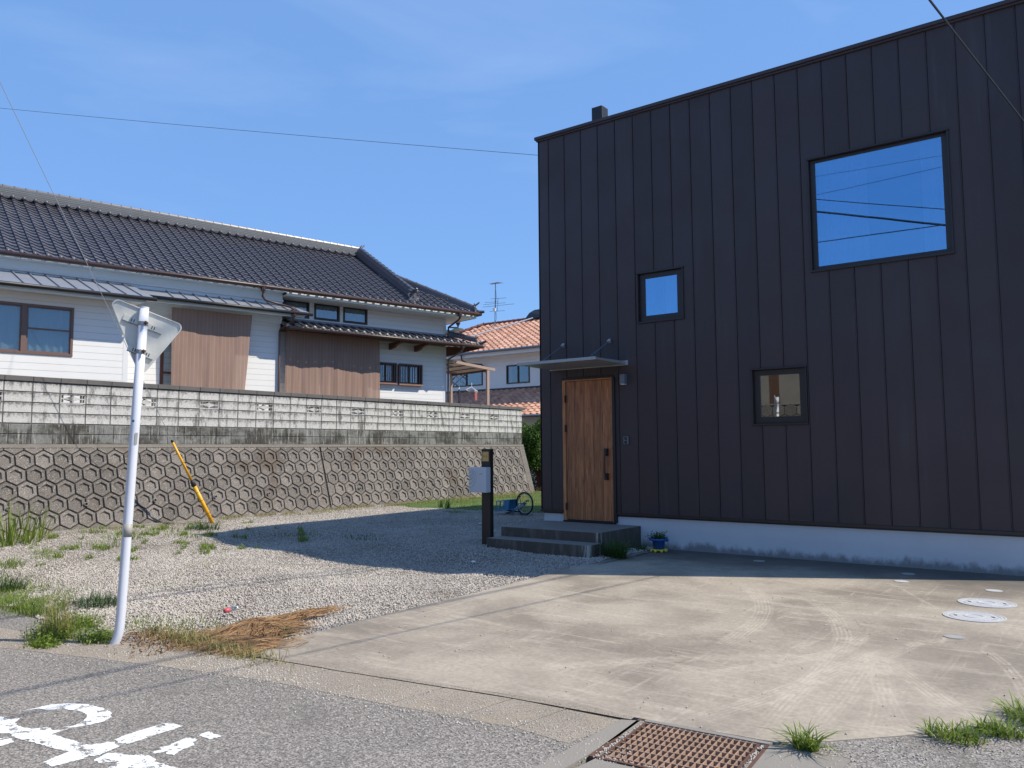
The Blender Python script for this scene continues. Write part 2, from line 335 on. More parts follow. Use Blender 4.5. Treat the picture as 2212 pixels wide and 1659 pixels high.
# ------------------------------------------------------------------ mesh helpers
class B:
    def __init__(s): s.v = []; s.f = []
    def box(s, x0, x1, y0, y1, z0, z1):
        i = len(s.v)
        s.v += [(x, y, z) for z in (z0, z1) for y in (y0, y1) for x in (x0, x1)]
        s.f += [(i, i+2, i+3, i+1), (i+4, i+5, i+7, i+6), (i, i+1, i+5, i+4), (i+2, i+6, i+7, i+3), (i, i+4, i+6, i+2), (i+1, i+3, i+7, i+5)]
        return s
    def quad(s, *p):
        i = len(s.v); s.v += [tuple(q) for q in p]; s.f.append(tuple(range(i, i + len(p)))); return s
    def prism(s, top, bot):
        """two equal outlines joined into a closed solid (top counter-clockwise seen from outside)"""
        n = len(top); i = len(s.v); s.v += [tuple(q) for q in top] + [tuple(q) for q in bot]
        s.f.append(tuple(range(i, i + n))); s.f.append(tuple(reversed(range(i + n, i + 2 * n))))
        for k in range(n): j = (k + 1) % n; s.f.append((i + k, i + n + k, i + n + j, i + j))
        return s
    def tube(s, pts, rad, n=8, cap=True):
        pts = [Vector(p) for p in pts]; i0 = len(s.v)
        rr = rad if hasattr(rad, '__len__') else [rad] * len(pts)
        up = None
        for k, p in enumerate(pts):
            d = (pts[min(k+1, len(pts)-1)] - pts[max(k-1, 0)]).normalized()
            if up is None: up = Vector((0, 0, 1)) if abs(d.z) < .9 else Vector((1, 0, 0))
            a = d.cross(up).normalized(); b = a.cross(d).normalized(); up = b
            for q in range(n):
                t = 2 * math.pi * q / n; s.v.append(tuple(p + (a * math.cos(t) + b * math.sin(t)) * rr[k]))
        for k in range(len(pts) - 1):
            for q in range(n):
                q2 = (q + 1) % n; s.f.append((i0 + k*n + q, i0 + k*n + q2, i0 + (k+1)*n + q2, i0 + (k+1)*n + q))
        if cap:
            s.f.append(tuple(reversed(range(i0, i0 + n)))); s.f.append(tuple(range(i0 + (len(pts)-1)*n, i0 + len(pts)*n)))
        return s
    def lathe(s, prof, n=20, c=(0, 0, 0)):
        i0 = len(s.v)
        for rr, z in prof:
            for q in range(n):
                t = 2 * math.pi * q / n; s.v.append((c[0] + rr*math.cos(t), c[1] + rr*math.sin(t), c[2] + z))
        for k in range(len(prof) - 1):
            for q in range(n):
                q2 = (q + 1) % n; s.f.append((i0 + k*n + q, i0 + k*n + q2, i0 + (k+1)*n + q2, i0 + (k+1)*n + q))
        if prof[0][0] > 0: s.f.append(tuple(reversed(range(i0, i0 + n))))
        if prof[-1][0] > 0: s.f.append(tuple(range(i0 + (len(prof)-1)*n, i0 + len(prof)*n)))
        return s
    def mesh(s, name):
        me = bpy.data.meshes.new(name); me.from_pydata(s.v, [], s.f); me.update(); return me
def link(name, me, mat=None, parent=None, loc=None, smooth=False, bevel=0.):
    o = bpy.data.objects.new(name, me); COL.objects.link(o)
    if mat is not None and not me.materials: me.materials.append(mat)
    if parent is not None: o.parent = parent
    if loc is not None: o.location = loc
    if smooth: me.polygons.foreach_set('use_smooth', [True] * len(me.polygons))
    if bevel:
        b = o.modifiers.new('bevel', 'BEVEL'); b.width = bevel; b.segments = 2; b.limit_method = 'ANGLE'
    return o
def tag(o, label=None, cat=None, group=None, kind=None):
    if label: o['label'] = label
    if cat: o['category'] = cat
    if group: o['group'] = group
    if kind: o['kind'] = kind
    return o
def thing(name, label, cat, loc=(0, 0, 0), rz=0., group=None):
    o = bpy.data.objects.new(name, None); COL.objects.link(o); o.location = loc; o.rotation_euler = (0, 0, rz)
    o.empty_display_size = .2
    return tag(o, label, cat, group)
def part(name, b, mat, parent, loc=None, smooth=False, bevel=0.):
    return link(name, b.mesh(name), MAT[mat], parent, loc, smooth, bevel)
def bbox(*a): return B().box(*a)
def cells(x0, x1, z0, z1, holes):
    """rectangles that cover x0..x1, z0..z1 outside the holes, merged vertically"""
    xs = sorted({x0, x1, *[min(max(h[i], x0), x1) for h in holes for i in (0, 1)]})
    res = []
    for a, b in zip(xs, xs[1:]):
        if b - a < 1e-4: continue
        mid = (a + b) / 2; hz = sorted([(h[2], h[3]) for h in holes if h[0] < mid < h[1]]); z = z0
        for p, q in hz:
            if p > z + 1e-4: res.append((a, b, z, min(p, z1)))
            z = max(z, q)
        if z < z1 - 1e-4: res.append((a, b, z, z1))
    return res
def npmesh(name, V, F, mat):
    me = bpy.data.meshes.new(name); k = F.shape[1]
    me.vertices.add(len(V)); me.vertices.foreach_set('co', V.astype(np.float32).ravel())
    me.loops.add(F.size); me.loops.foreach_set('vertex_index', F.astype(np.int32).ravel())
    me.polygons.add(len(F)); me.polygons.foreach_set('loop_start', np.arange(0, F.size, k, dtype=np.int32))
    me.update(calc_edges=True); me.validate(); me.materials.append(mat); return me
def sheet(name, pts, z, mat, kind='structure', th=0.):
    b = B()
    if th: b.prism([(x, y, z) for x, y in pts], [(x, y, z - th) for x, y in pts])
    else: b.quad(*[(x, y, z) for x, y in pts])
    o = link(name, b.mesh(name), MAT[mat]); tag(o, kind=kind); return o
def inpoly(px, py, poly):
    ins = np.zeros(len(px), bool); n = len(poly)
    for i in range(n):
        x0, y0 = poly[i]; x1, y1 = poly[(i+1) % n]
        c = ((y0 > py) != (y1 > py)) & (px < (x1 - x0) * (py - y0) / (y1 - y0 + 1e-12) + x0); ins ^= c
    return ins
# ------------------------------------------------------------------ ground
CTRL = np.array([(-5.6,-3.1,.05),(-4.1,-3.2,-.07),(-1.1,-3.3,-.14),(.4,-3.3,-.13),(1.5,-3.5,-.06),(2.3,-3,-.025),(2.3,-5,-.025),(2.3,-7.3,-.02),(0,-1.7,.06),(2,-1.6,.03),(-.4,-1,.08),
  (-2,0,.06),(-5.5,-1.5,.10),(-5.4,2.4,.11),(-3,3,.1),(0,3,.1),(-8,-5,.1),(-8,0,.1),(-8,5,.1),(-8,11,.1),(-4,8,.1),(0,11,.1),(1,-8,-.012),(-1,-8,-.015),(-3,-8,-.015),(-5,-7,.02),(-8,-8,.05),(-2,-5.5,-.02),(1,-5.5,-.03),(-10,-8,.05),(-5,14,.1)])
def gz(x, y):
    x = np.asarray(x, float); y = np.asarray(y, float)
    d2 = (x[..., None] - CTRL[:, 0])**2 + (y[..., None] - CTRL[:, 1])**2
    w = 1 / (d2 + .35)**2
    return (w * CTRL[:, 2]).sum(-1) / w.sum(-1)
g = B().quad((-700, -700, -.35), (700, -700, -.35), (700, 700, -.35), (-700, 700, -.35))
tag(link('ground', g.mesh('ground'), MAT['soil']), kind='structure')
# the raised yard behind the retaining wall
tag(link('raised_yard', bbox(-60, -8.5, -60, 10.85, -.3, 1.62).mesh('raised_yard'), MAT['plainconc']), kind='structure')
nx, ny = 110, 210
gx = np.linspace(-8.3, 2.36, nx); gy = np.linspace(-8.45, 17.0, ny); GX, GY = np.meshgrid(gx, gy)
GZ = gz(GX, GY) - .012 + .006 * np.sin(GX * 7.1 + 3 * np.sin(GY * 2.3)) * np.sin(GY * 6.3)
V = np.stack([GX, GY, GZ], -1).reshape(-1, 3)
idx = np.arange(nx * ny).reshape(ny, nx)
F = np.stack([idx[:-1, :-1], idx[:-1, 1:], idx[1:, 1:], idx[1:, :-1]], -1).reshape(-1, 4)
tag(link('gravel_yard', npmesh('gravel_yard', V, F, MAT['bed'])), kind='structure')
TOP = [(-12, -9.9), (-4, -8.95), (.2, -8.5), (1.4, -8.14), (2.66, -7.79), (3.72, -7.645), (4.95, -7.45), (5.72, -7.40)]
BOT = [(5.66, -7.90), (5.28, -7.87), (4.5, -7.99), (3.18, -8.14), (1.8, -8.5), (.3, -8.95), (-4, -9.4), (-12, -10.35)]
sheet('road', [(-60, -60), (60, -60), (60, 2), (11, -1.5), (7.4, -5.6), (6.9, -6.6), (6.62, -6.9), (6.62, -9), (5.8, -9), (5.8, -7.6), (3, -7.75), (.0, -8.3), (-4, -8.3), (-60, -10)], .0, 'asphalt')
# concrete gutter strip in lengths with open joints
gs = [(TOP[i], TOP[i+1]) for i in range(len(TOP)-1)]
def lerp2(a, b, t): return (a[0]*(1-t) + b[0]*t, a[1]*(1-t) + b[1]*t)
def along(poly, x):
    for a, b in zip(poly, poly[1:]):
        lo, hi = sorted((a[0], b[0]))
        if lo <= x <= hi: return lerp2(a, b, (x - a[0]) / (b[0] - a[0]))
    return poly[-1] if x > max(p[0] for p in poly) else poly[0]
BOTR = BOT[::-1]
xs = [-9, -7.5, -6, -4.5, -3, -1.8, -.7, .4, 1.4, 2.3, 2.85, 3.38, 3.86, 4.36, 4.88, 5.27, 5.66]
gut = tag(thing('gutter_strip', 'long strip of old concrete gutter slabs between road and driveway', 'gutter'))
for a, b in zip(xs, xs[1:]):
    g_ = .006
    p = [along(BOTR, a + g_), along(BOTR, b - g_), along(TOP, b - g_ + .06), along(TOP, a + g_ + .06)]
    part('gutter_slab', B().prism([(x, y, .0018) for x, y in p], [(x, y, -.1) for x, y in p]), 'gutter', gut)
# the apron of dark dirty paving round the foot of the sign pole
sheet('paved_apron', [(-9, -9.2), (-4, -8.9), (.2, -8.44), (1.4, -8.08), (2.62, -7.74), (2.4, -7.62), (1.7, -7.86), (1.0, -7.93), (0, -8.14), (-.9, -8.17), (-9, -8.35)], .0005, 'asphalt')
DRIVE = [(2.42, -7.58), (2.68, -7.73), (3.72, -7.59), (4.95, -7.39), (5.80, -7.315), (6.56, -7.235), (6.78, -7.06), (7.08, -6.74), (7.38, -6.37), (7.6, -5.94), (9.6, -2.4), (10.5, 4), (7.86, 4), (7.86, .1), (1.9, .1), (2.22, -.6), (2.24, -1.4), (2.19, -2.4), (2.24, -3.1), (2.28, -3.6), (2.33, -4.6), (2.34, -5.5), (2.39, -6.6), (2.42, -7.2)]
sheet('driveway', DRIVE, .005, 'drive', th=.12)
# dark asphalt seal along the front edge of the drive
def ribbon(name, line, w, z, mat, label, cat, kind=None):
    b = B(); L_, R_ = [], []
    for i, p in enumerate(line):
        a = Vector(line[max(i-1, 0)]); c = Vector(line[min(i+1, len(line)-1)]); d = (c - a).normalized(); n = Vector((-d.y, d.x))
        ww = w * (.8 + .4 * random.random())
        L_.append(Vector(p) + n * ww / 2); R_.append(Vector(p) - n * ww / 2)
    for i in range(len(line) - 1): b.quad((*R_[i], z), (*R_[i+1], z), (*L_[i+1], z), (*L_[i], z))
    o = link(name, b.mesh(name), MAT[mat]); tag(o, label, cat, kind=kind); return o
def subdiv(line, n):
    o = []
    for a, b in zip(line, line[1:]):
        for k in range(n): o.append(lerp2(a, b, k / n))
    return o + [line[-1]]
ribbon('joint_seal', [(x, y + random.uniform(-.004, .004)) for x, y in subdiv([(2.3, -7.69), (2.68, -7.755), (3.72, -7.618), (4.95, -7.42), (5.75, -7.345)], 8)], .05, .0062, 'gutter', 'thin dark seal along the front edge of the concrete driveway', 'joint seal')
# turf at the back
tx = np.linspace(-8.0, .2, 60); ty = np.linspace(3.4, 15, 90); TX, TY = np.meshgrid(tx, ty)
TZ = gz(TX, TY) + .012 + .012 * np.sin(TX * 3) * np.cos(TY * 2.2)
edge = 3.75 + .35 * np.sin(TX * 1.3) + .15 * np.sin(TX * 4.1)
TZ = np.where(TY < edge, TZ - .08, TZ)
idx = np.arange(TX.size).reshape(TX.shape)
F = np.stack([idx[:-1, :-1], idx[:-1, 1:], idx[1:, 1:], idx[1:, :-1]], -1).reshape(-1, 4)
tag(link('turf', npmesh('turf', np.stack([TX, TY, TZ], -1).reshape(-1, 3), F, MAT['turf'])), kind='structure')

# ------------------------------------------------------------------ gravel stones
def stones(n, fn, smin, smax, flat=.65):
    oc = np.array([(1,0,0),(-1,0,0),(0,1,0),(0,-1,0),(0,0,1),(0,0,-1)], float)
    of = np.array([(0,2,4),(2,1,4),(1,3,4),(3,0,4),(2,0,5),(1,2,5),(3,1,5),(0,3,5)])
    P = fn(n); n = len(P)
    sc = smin + (smax - smin) * rng.random(n)**2.2
    sh = 1 + .45 * (rng.random((n, 6, 3)) - .5)
    V = oc[None] * sh * (sc[:, None, None] * np.array([1, .8, flat]))
    a = rng.random(n) * 6.283; ca, sa = np.cos(a), np.sin(a); t = (rng.random(n) - .5) * 1.0
    z = V[..., 2] * np.cos(t)[:, None] + V[..., 0] * np.sin(t)[:, None]; x = V[..., 0] * np.cos(t)[:, None] - V[..., 2] * np.sin(t)[:, None]; y = V[..., 1]
    V = np.stack([x*ca[:, None] - y*sa[:, None], x*sa[:, None] + y*ca[:, None], z], -1) + P[:, None, :]
    F = (of[None] + 6 * np.arange(n)[:, None, None]).reshape(-1, 3)
    return V.reshape(-1, 3), F
def nz(x, y, k=1.): # cheap smooth noise
    return (np.sin(x*1.7*k + 2*np.sin(y*1.1*k)) + np.sin(y*2.3*k + 1.7*np.sin(x*1.9*k)) + np.sin((x+y)*3.7*k)) / 3
def fgravel(n):
    out = []; tot = 0
    while tot < n:
        x = rng.uniform(-8, 2.42, n); y = -8.15 + 13.2 * rng.random(n)**1.45
        keep = (y > -8.0 + .1 * np.sin(x * 5) - .0) & (y > -8.15 - .04*(x)) & ~((x > 0.08) & (x < 2.0) & (y > -1.68)) & ~((x > -.05) & (y > 0))
        keep &= (x < 2.26 + .12 * (y < -3.6) + .02 * np.sin(y * 9)); keep &= ~((nz(x, y, .8) > .8) & (rng.random(n) < .35))
        keep &= ~((y > 3.6) & (rng.random(n) < .85)) & ~((x < -7.1 + .2*np.sin(y*3)) & (rng.random(n) < .55))
        keep &= ~((x < -3.0 - .5*y - 4.0) & (y < -4.2) & (rng.random(n) < .3))
        x, y = x[keep], y[keep]; out.append(np.stack([x, y, gz(x, y) - .004 + rng.random(len(x)) * .010], -1)); tot += len(x)
    return np.concatenate(out)[:n]
V, F = stones(230000, fgravel, .0075, .018)
tag(link('gravel', npmesh('gravel', V, F, MAT['stone'])), kind='stuff', label='pale crushed stone gravel covering the yard', cat='gravel')
def floose(n):
    x = np.concatenate([rng.uniform(-3, 6, n), rng.uniform(2.2, 7.5, n // 3), rng.uniform(6.6, 10, n // 3), rng.normal(2.9, .35, n // 4)])
    yb = np.interp(x[:n], [-3, .2, 1.4, 2.66, 5.2], [-9.0, -8.75, -8.4, -8.1, -7.9]) + rng.normal(.02, .13, n) - (rng.random(n) < .25) * np.abs(rng.normal(0, .35, n))
    y = np.concatenate([yb, rng.uniform(-7.5, -1.0, n // 3), -6.9 + (x[n + n//3: n + 2*(n//3)] - 7) * 1.25 - np.abs(rng.normal(0, .45, n // 3)), rng.normal(-8.05, .12, n // 4)])
    k = rng.random(len(x)) < np.where((np.arange(len(x)) >= n) & (np.arange(len(x)) < n + n//3), .26, 1.)
    x, y = x[k], y[k]; ins = inpoly(x, y, DRIVE)
    return np.stack([x, y, np.where(ins, .010, .003)], -1)
V, F = stones(5200, floose, .003, .010)
tag(link('loose_stones', npmesh('loose_stones', V, F, MAT['stone'])), kind='stuff', label='loose small stones scattered over road edge and driveway', cat='stones')

# ------------------------------------------------------------------ road marking (the worn hiragana stroke group)
MARKS = [
 [(2.616,-9.421),(2.621,-9.329),(2.627,-9.263),(2.693,-9.173),(2.819,-9.117),(2.967,-9.095),(3.101,-9.107),(3.177,-9.149),(3.222,-9.213),(3.217,-9.278),(3.203,-9.337),(3.174,-9.389),(3.135,-9.398),(3.155,-9.355),(3.121,-9.286),(3.061,-9.233),(2.991,-9.212),(2.900,-9.211),(2.794,-9.246),(2.716,-9.322),(2.645,-9.339)],
 [(2.526,-9.586),(2.624,-9.546),(2.649,-9.518),(2.721,-9.536),(2.752,-9.488),(2.807,-9.531),(2.875,-9.549),(2.945,-9.542),(3.014,-9.523),(3.044,-9.473),(3.059,-9.448),(3.133,-9.465),(3.180,-9.418),(3.182,-9.393),(3.193,-9.474),(3.199,-9.496),(3.303,-9.484),(3.412,-9.472),(3.533,-9.453),(3.560,-9.502),(3.556,-9.561),(3.456,-9.588),(3.296,-9.609),(3.176,-9.631),(3.049,-9.650),(3.012,-9.626),(2.942,-9.665),(2.866,-9.709)],
 [(3.604,-9.713),(3.576,-9.651),(3.559,-9.571),(3.537,-9.492),(3.544,-9.452),(3.578,-9.399),(3.576,-9.367),(3.615,-9.351),(3.654,-9.361),(3.699,-9.346),(3.719,-9.419),(3.737,-9.495),(3.714,-9.538),(3.723,-9.578),(3.707,-9.652),(3.697,-9.709)],
 [(3.573,-9.325),(3.556,-9.246),(3.547,-9.160),(3.551,-9.086),(3.541,-9.016),(3.603,-8.993),(3.678,-8.983),(3.691,-9.045),(3.690,-9.115),(3.698,-9.221),(3.702,-9.312),(3.647,-9.345)],
 [(3.916,-9.301),(3.940,-9.259),(3.892,-9.242),(3.912,-9.200),(3.897,-9.165),(3.875,-9.076),(3.958,-9.048),(3.965,-9.099),(4.020,-9.108),(4.017,-9.141),(4.017,-9.178),(4.062,-9.261),(4.004,-9.273),(3.977,-9.236),(3.970,-9.273),(3.957,-9.317)],
 [(3.895,-9.017),(3.889,-8.949),(3.944,-8.951),(4.017,-8.947),(4.017,-9.014)],
 [(3.785,-9.541),(3.760,-9.489),(3.745,-9.444),(3.808,-9.414),(3.879,-9.395),(3.920,-9.342),(4.038,-9.346),(4.060,-9.368),(4.227,-9.344),(4.316,-9.347),(4.270,-9.502),(3.986,-9.587),(3.928,-9.523),(3.911,-9.467),(3.846,-9.542)],
 [(3.001,-9.757),(3.031,-9.699),(3.052,-9.665),(3.163,-9.673),(3.163,-9.748),(3.148,-9.810)]]
def ragged(p):  # worn edges
    o = []
    for a, b in zip(p, p[1:] + p[:1]):
        n = max(1, int(math.dist(a, b) / .011))
        for k in range(n):
            q = lerp2(a, b, k / n); o.append((q[0] + random.gauss(0, .0032), q[1] + random.gauss(0, .0032)))
    return o
rm = thing('road_marking', 'worn white painted hiragana character on the asphalt road', 'road marking')
for k, p in enumerate(MARKS):
    pts = ragged(p); part('stroke', B().quad(*[(x, y, .0022 + .0004*(k % 3)) for x, y in reversed(pts)]), 'paint', rm)

# ------------------------------------------------------------------ drain grate
gr = thing('drain_grate', 'rusty steel drain grating full of gravel at the road edge', 'drain grate', (5.87, -7.955, 0), math.atan2(.06, .69))
GW, GL = .70, .62
b = B(); t = .02
b.box(-.035, -.035+t, -.03, GL+.03, -.03, .004); b.box(GW+.015, GW+.035, -.03, GL+.03, -.03, .004)
b.box(-.015, GW+.015, -.03, -.012, -.03, .004); b.box(-.015, GW+.015, GL+.012, GL+.03, -.03, .004)
part('frame', b, 'rustdark', gr)
for k in range(18):
    x = .055 + (GW-.11) * k / 17; part('bearing_bar', bbox(x-.0035, x+.0035, 0, GL, -.05, .0), 'rust', gr)
for k in range(9):
    y = .03 + (GL-.06) * k / 8; part('cross_bar', bbox(.03, GW-.03, y-.003, y+.003, -.022, -.002 + .0035), 'rust', gr)
for x in (.022, GW-.022): part('edge_bar', bbox(x-.006, x+.006, 0, GL, -.05, .002), 'rustdark', gr)
part('pit', B().box(-.015, GW+.015, -.01, GL+.01, -.34, -.24), 'soil', gr)
def fgr(n):
    x = np.concatenate([rng.normal(.0, .012, n), rng.normal(GW, .014, n), rng.uniform(0, GW, n)]); y = np.concatenate([rng.uniform(0, GL, 2*n), rng.normal(.0, .02, n)])
    p = np.stack([x, y, np.full(len(x), -.004)], -1); return p
V, F = stones(300, fgr, .004, .011); o = link('trapped_gravel', npmesh('trapped_gravel', V, F, MAT['stone']), parent=gr); tag(o, kind='stuff')
# concrete collar round the grate
col = B()
for p in ([(5.70,-8.6),(5.83,-8.6),(5.825,-7.34),(5.70,-7.40)],): col.prism([(x,y,.004) for x,y in p],[(x,y,-.12) for x,y in p])
p = [(6.58,-8.6),(6.95,-8.6),(6.95,-7.25),(6.62,-7.25),(6.545,-7.29)]; col.prism([(x,y,.0035) for x,y in p],[(x,y,-.12) for x,y in p])
p = [(5.825,-7.345),(6.55,-7.285),(6.55,-7.245),(5.82,-7.305)]; col.prism([(x,y,.0045) for x,y in p],[(x,y,-.12) for x,y in p])
p = [(5.83,-8.6),(6.58,-8.6),(6.575,-7.945),(5.885,-8.005)]; col.prism([(x,y,.003) for x,y in p],[(x,y,-.12) for x,y in p])
tag(link('drain_collar', col.mesh('drain_collar'), MAT['plainconc']), 'pale concrete collar cast around the rusty drain grating', 'concrete collar')

# ------------------------------------------------------------------ covers in the driveway
def manhole(x, y, label, rz):
    t = thing('manhole_cover', label, 'manhole cover', (x, y, .006), rz, 'round covers set in the driveway')
    part('rim', B().lathe([(.245, .0005), (.262, .0005), (.262, .006), (.245, .006), (.245, .0005)], 48), 'ironwhite', t)
    part('lid', B().lathe([(.243, -.02), (.243, .004), (.215, .0045), (.213, .001), (.208, .001), (.206, .0045), (.16, .0045), (.158, .002), (.154, .002), (.152, .0045), (.09, .0045), (.088, .008), (.07, .008), (.068, .0045), (.0, .0045)], 48), 'ironwhite', t)
    for s in (-1, 1): part('key_hole', bbox(s*.155-.013, s*.155+.013, -.017, .017, .0048, .0068), 'rustdark', t)
    ribs = B()
    for k in range(30):
        a = k * math.pi / 15
        ribs.tube([(.165*math.cos(a), .165*math.sin(a), .0048), (.20*math.cos(a), .20*math.sin(a), .0048)], .0016, 4)
    part('rib_ring', ribs, 'ironwhite', t)
manhole(7.0, -2.16, 'round pale manhole cover, the farther of the two big ones in the driveway', .2)
manhole(6.985, -2.97, 'round pale manhole cover, the nearer of the two big ones in the driveway', .25)
def smallcover(x, y, rr, mat, label):
    t = thing('inspection_cover', label, 'inspection cover', (x, y, .006), 0, 'small round covers in the driveway')
    part('rim', B().lathe([(rr-.008, .0004), (rr, .0004), (rr, .004), (rr-.008, .004), (rr-.008, .0004)], 32), mat, t)
    part('lid', B().lathe([(rr-.01, -.01), (rr-.01, .003), (0, .003)], 32), mat, t)
    g = B()
    for k in range(-3, 4):
        h = math.sqrt(max(0, (rr-.015)**2 - (k*.02)**2)); g.box(k*.02-.004, k*.02+.004, -h, h, .0032, .005)
    part('tread', g, mat, t)
smallcover(6.965, -3.975, .083, 'covergrey', 'small patterned grey cover in front of the two big manhole covers')
smallcover(6.975, -1.315, .083, 'ironwhite', 'small pale cover behind the two big manhole covers')
smallcover(6.02, -1.215, .08, 'ironwhite', 'small pale cover cut by the edge of the house shadow')
smallcover(5.97, -.565, .08, 'covergrey', 'small grey cover in the shade near the house foundation')
smallcover(4.04, -.47, .08, 'covergrey', 'small grey cover in the shade under the lowest window')

# ------------------------------------------------------------------ the dark metal-clad house
HW = 7.83
dh = thing('dark_house', 'flat roofed house clad in dark vertical metal panels with an oak door', 'house')
OPEN = [(.455, 1.482, .30, 2.835), (1.985, 2.765, 3.665, 4.46), (3.862, 4.630, 1.95, 2.745), (4.79, 6.572, 4.13, 5.755)]
b = B()
for a_, b_, c2, d2 in cells(.02, HW-.02, .48, 7.15, OPEN): b.box(a_, b_, .02, .16, c2, d2)
b.box(.02, .16, .162, 8, .48, 7.1).box(HW-.16, HW-.02, .162, 8, .48, 7.1).box(.162, HW-.162, 7.86, 8, .48, 7.1)
part('wall', b, 'black', dh)
part('side_cladding', B().box(-.012, .018, .0, 8.02, .54, 7.2).box(HW-.018, HW+.012, .0, 8.02, .54, 7.2).box(.02, HW-.02, 8.002, 8.02, .54, 7.1), 'clad', dh)
seams = [-.012] + [.2155 + .3425 * k for k in range(23)]; seams = [s for s in seams if s < HW - .1] + [HW + .012]
for a_, b_ in zip(seams, seams[1:]):
    q = B(); rib = .016
    for x0, x1, z0, z1 in cells(a_ + .008, b_, .545, 7.2, OPEN):
        q.box(x0, x1, .0, .019, z0, z1)
        if abs(x1 - b_) < 1e-3:   # lapped rib with a rolled lip along the right edge
            q.prism([(x1, -.008, z0), (x1-.006, -.011, z0), (x1-rib, -.0012, z0), (x1, -.0012, z0)], [(x1, -.008, z1), (x1-.006, -.011, z1), (x1-rib, -.0012, z1), (x1, -.0012, z1)])
    part('cladding_panel', q, 'clad', dh)
part('roof', B().prism([(-.055, -.055, 7.275), (HW+.06, -.055, 7.275), (HW+.06, 8.06, 6.60), (-.055, 8.06, 6.60)], [(-.055, -.055, 7.222), (HW+.06, -.055, 7.222), (HW+.06, 8.06, 6.55), (-.055, 8.06, 6.55)])
     .box(-.03, HW+.03, -.03, .0185, 7.19, 7.221), 'clad', dh, bevel=.004)
part('foundation', bbox(.035, HW-.03, .03, 7.98, -.4, .50), 'found', dh)
b = B()
for x0, x1 in ((-.02, .453), (1.484, HW+.02)): b.box(x0, x1, -.022, .028, .502, .544)
part('drip_flashing', b, 'bronze', dh, bevel=.003)
part('chimney', bbox(.54, .77, 1.0, 1.23, 6.8, 8.04), 'black', dh, bevel=.012)
# rooms behind the openings
def room(x0, x1, z0, z1, d=1.6):
    b = B(); b.box(x0-.4, x1+.4, d, d+.05, z0-.3, z1+.3).box(x0-.45, x0-.4, .17, d, z0-.3, z1+.3).box(x1+.4, x1+.45, .17, d, z0-.3, z1+.3)
    b.box(x0-.4, x1+.4, .17, d, z0-.35, z0-.3).box(x0-.4, x1+.4, .17, d, z1+.3, z1+.35); return b
def drape(x0, x1, z0, z1, y, amp=.025, n=26, k=5.):
    b = B(); P = []
    for i in range(n + 1):
        t = i / n; x = x0 + (x1 - x0) * t; yy = y + amp * math.sin(k * t * 6.28 + .6 * math.sin(t * 9)); P.append((x, yy))
    for (xa, ya), (xb, yb) in zip(P, P[1:]): b.quad((xa, ya, z0), (xb, yb, z0), (xb, yb, z1), (xa, ya, z1))
    return b
def dwin(o, gl, glass, label, curt):
    x0, x1, z0, z1 = o; gx0, gx1, gz0, gz1 = gl
    w = thing('window', label, None); w.parent = dh; del w['label']; w['label'] = label
    fr = B(); e = .022  # casing standing proud of the cladding
    fr.box(x0-.03, x1+.03, -.03, .03, z1+.001, z1+.026).box(x0-.025, x1+.025, -.028, .03, z0-.028, z0-.001)
    fr.box(x0-e, x0-.001, -.024, .03, z0, z1).box(x1+.001, x1+e, -.024, .03, z0, z1)
    part('casing', fr, 'bronze', w, bevel=.003)
    fr = B(); fr.box(x0+.001, x1-.001, .035, .10, z0+.001, gz0).box(x0+.001, x1-.001, .035, .10, gz1, z1-.001).box(x0+.001, gx0, .035, .10, gz0, gz1).box(gx1, x1-.001, .035, .10, gz0, gz1)
    part('sash', fr, 'bronze', w, bevel=.004)
    part('pane', bbox(gx0-.002, gx1+.002, .052, .06, gz0-.002, gz1+.002), glass, w)
    part('room', room(*o), 'room', w)
    for c in curt: part('curtain', drape(*c), 'curtain', w, smooth=True)
dwin(OPEN[3], (4.86, 6.5, 4.186, 5.714), 'glass', 'large upper picture window reflecting the sky', [(4.84, 5.5, 4.0, 5.8, .32, .03, 40, 7.), (6.2, 6.6, 4.0, 5.8, .32, .03, 24, 4.)])
dwin(OPEN[1], (2.084, 2.655, 3.762, 4.38), 'glass', 'small square window above the door lamp', [(2.38, 2.8, 3.5, 4.5, .2, .012, 20, 3.)])
dwin(OPEN[2], (3.955, 4.532, 2.05, 2.662), 'darkglass', 'lowest square window reflecting the wall across the street', [])
# door
d = thing('door', None, None); d.parent = dh
b = B(); b.box(.458, 1.48, -.012, .12, 2.79, 2.832).box(1.462, 1.512, -.03, .12, .375, 2.788).box(.458, 1.48, -.02, .15, .352, .374)
part('door_surround', b, 'black', d, bevel=.003)
part('door_back', bbox(.462, 1.462, .10, .16, .374, 2.79), 'black', d)
b = B(); b.box(.459, .518, -.004, .095, .376, 2.788).box(1.432, 1.461, -.004, .095, .376, 2.788).box(.5185, 1.4315, -.004, .095, 2.765, 2.788)
part('door_frame', b, 'doorframe', d, bevel=.004)
px = [.5235, .705, .887, 1.068, 1.25, 1.4285]
for k in range(5): part('door_plank', bbox(px[k]+.0018, px[k+1]-.0018, .018, .06, .392, 2.761), 'door', d, bevel=.003)
part('door_sill', bbox(.5235, 1.4285, .02, .07, .3745, .39), 'black', d)
b = B(); b.tube([(1.335, -.055, 1.11), (1.335, -.075, 1.20), (1.335, -.085, 1.33), (1.335, -.075, 1.46), (1.335, -.055, 1.56)], [.017, .014, .013, .014, .017], 8)
b.box(1.312, 1.358, -.06, .018, 1.475, 1.60).box(1.312, 1.358, -.06, .018, 1.075, 1.19); part('handle', b, 'black', d, bevel=.006)
part('keyhole', bbox(1.315, 1.355, -.0625, -.0602, 1.525, 1.53), 'alu', d)
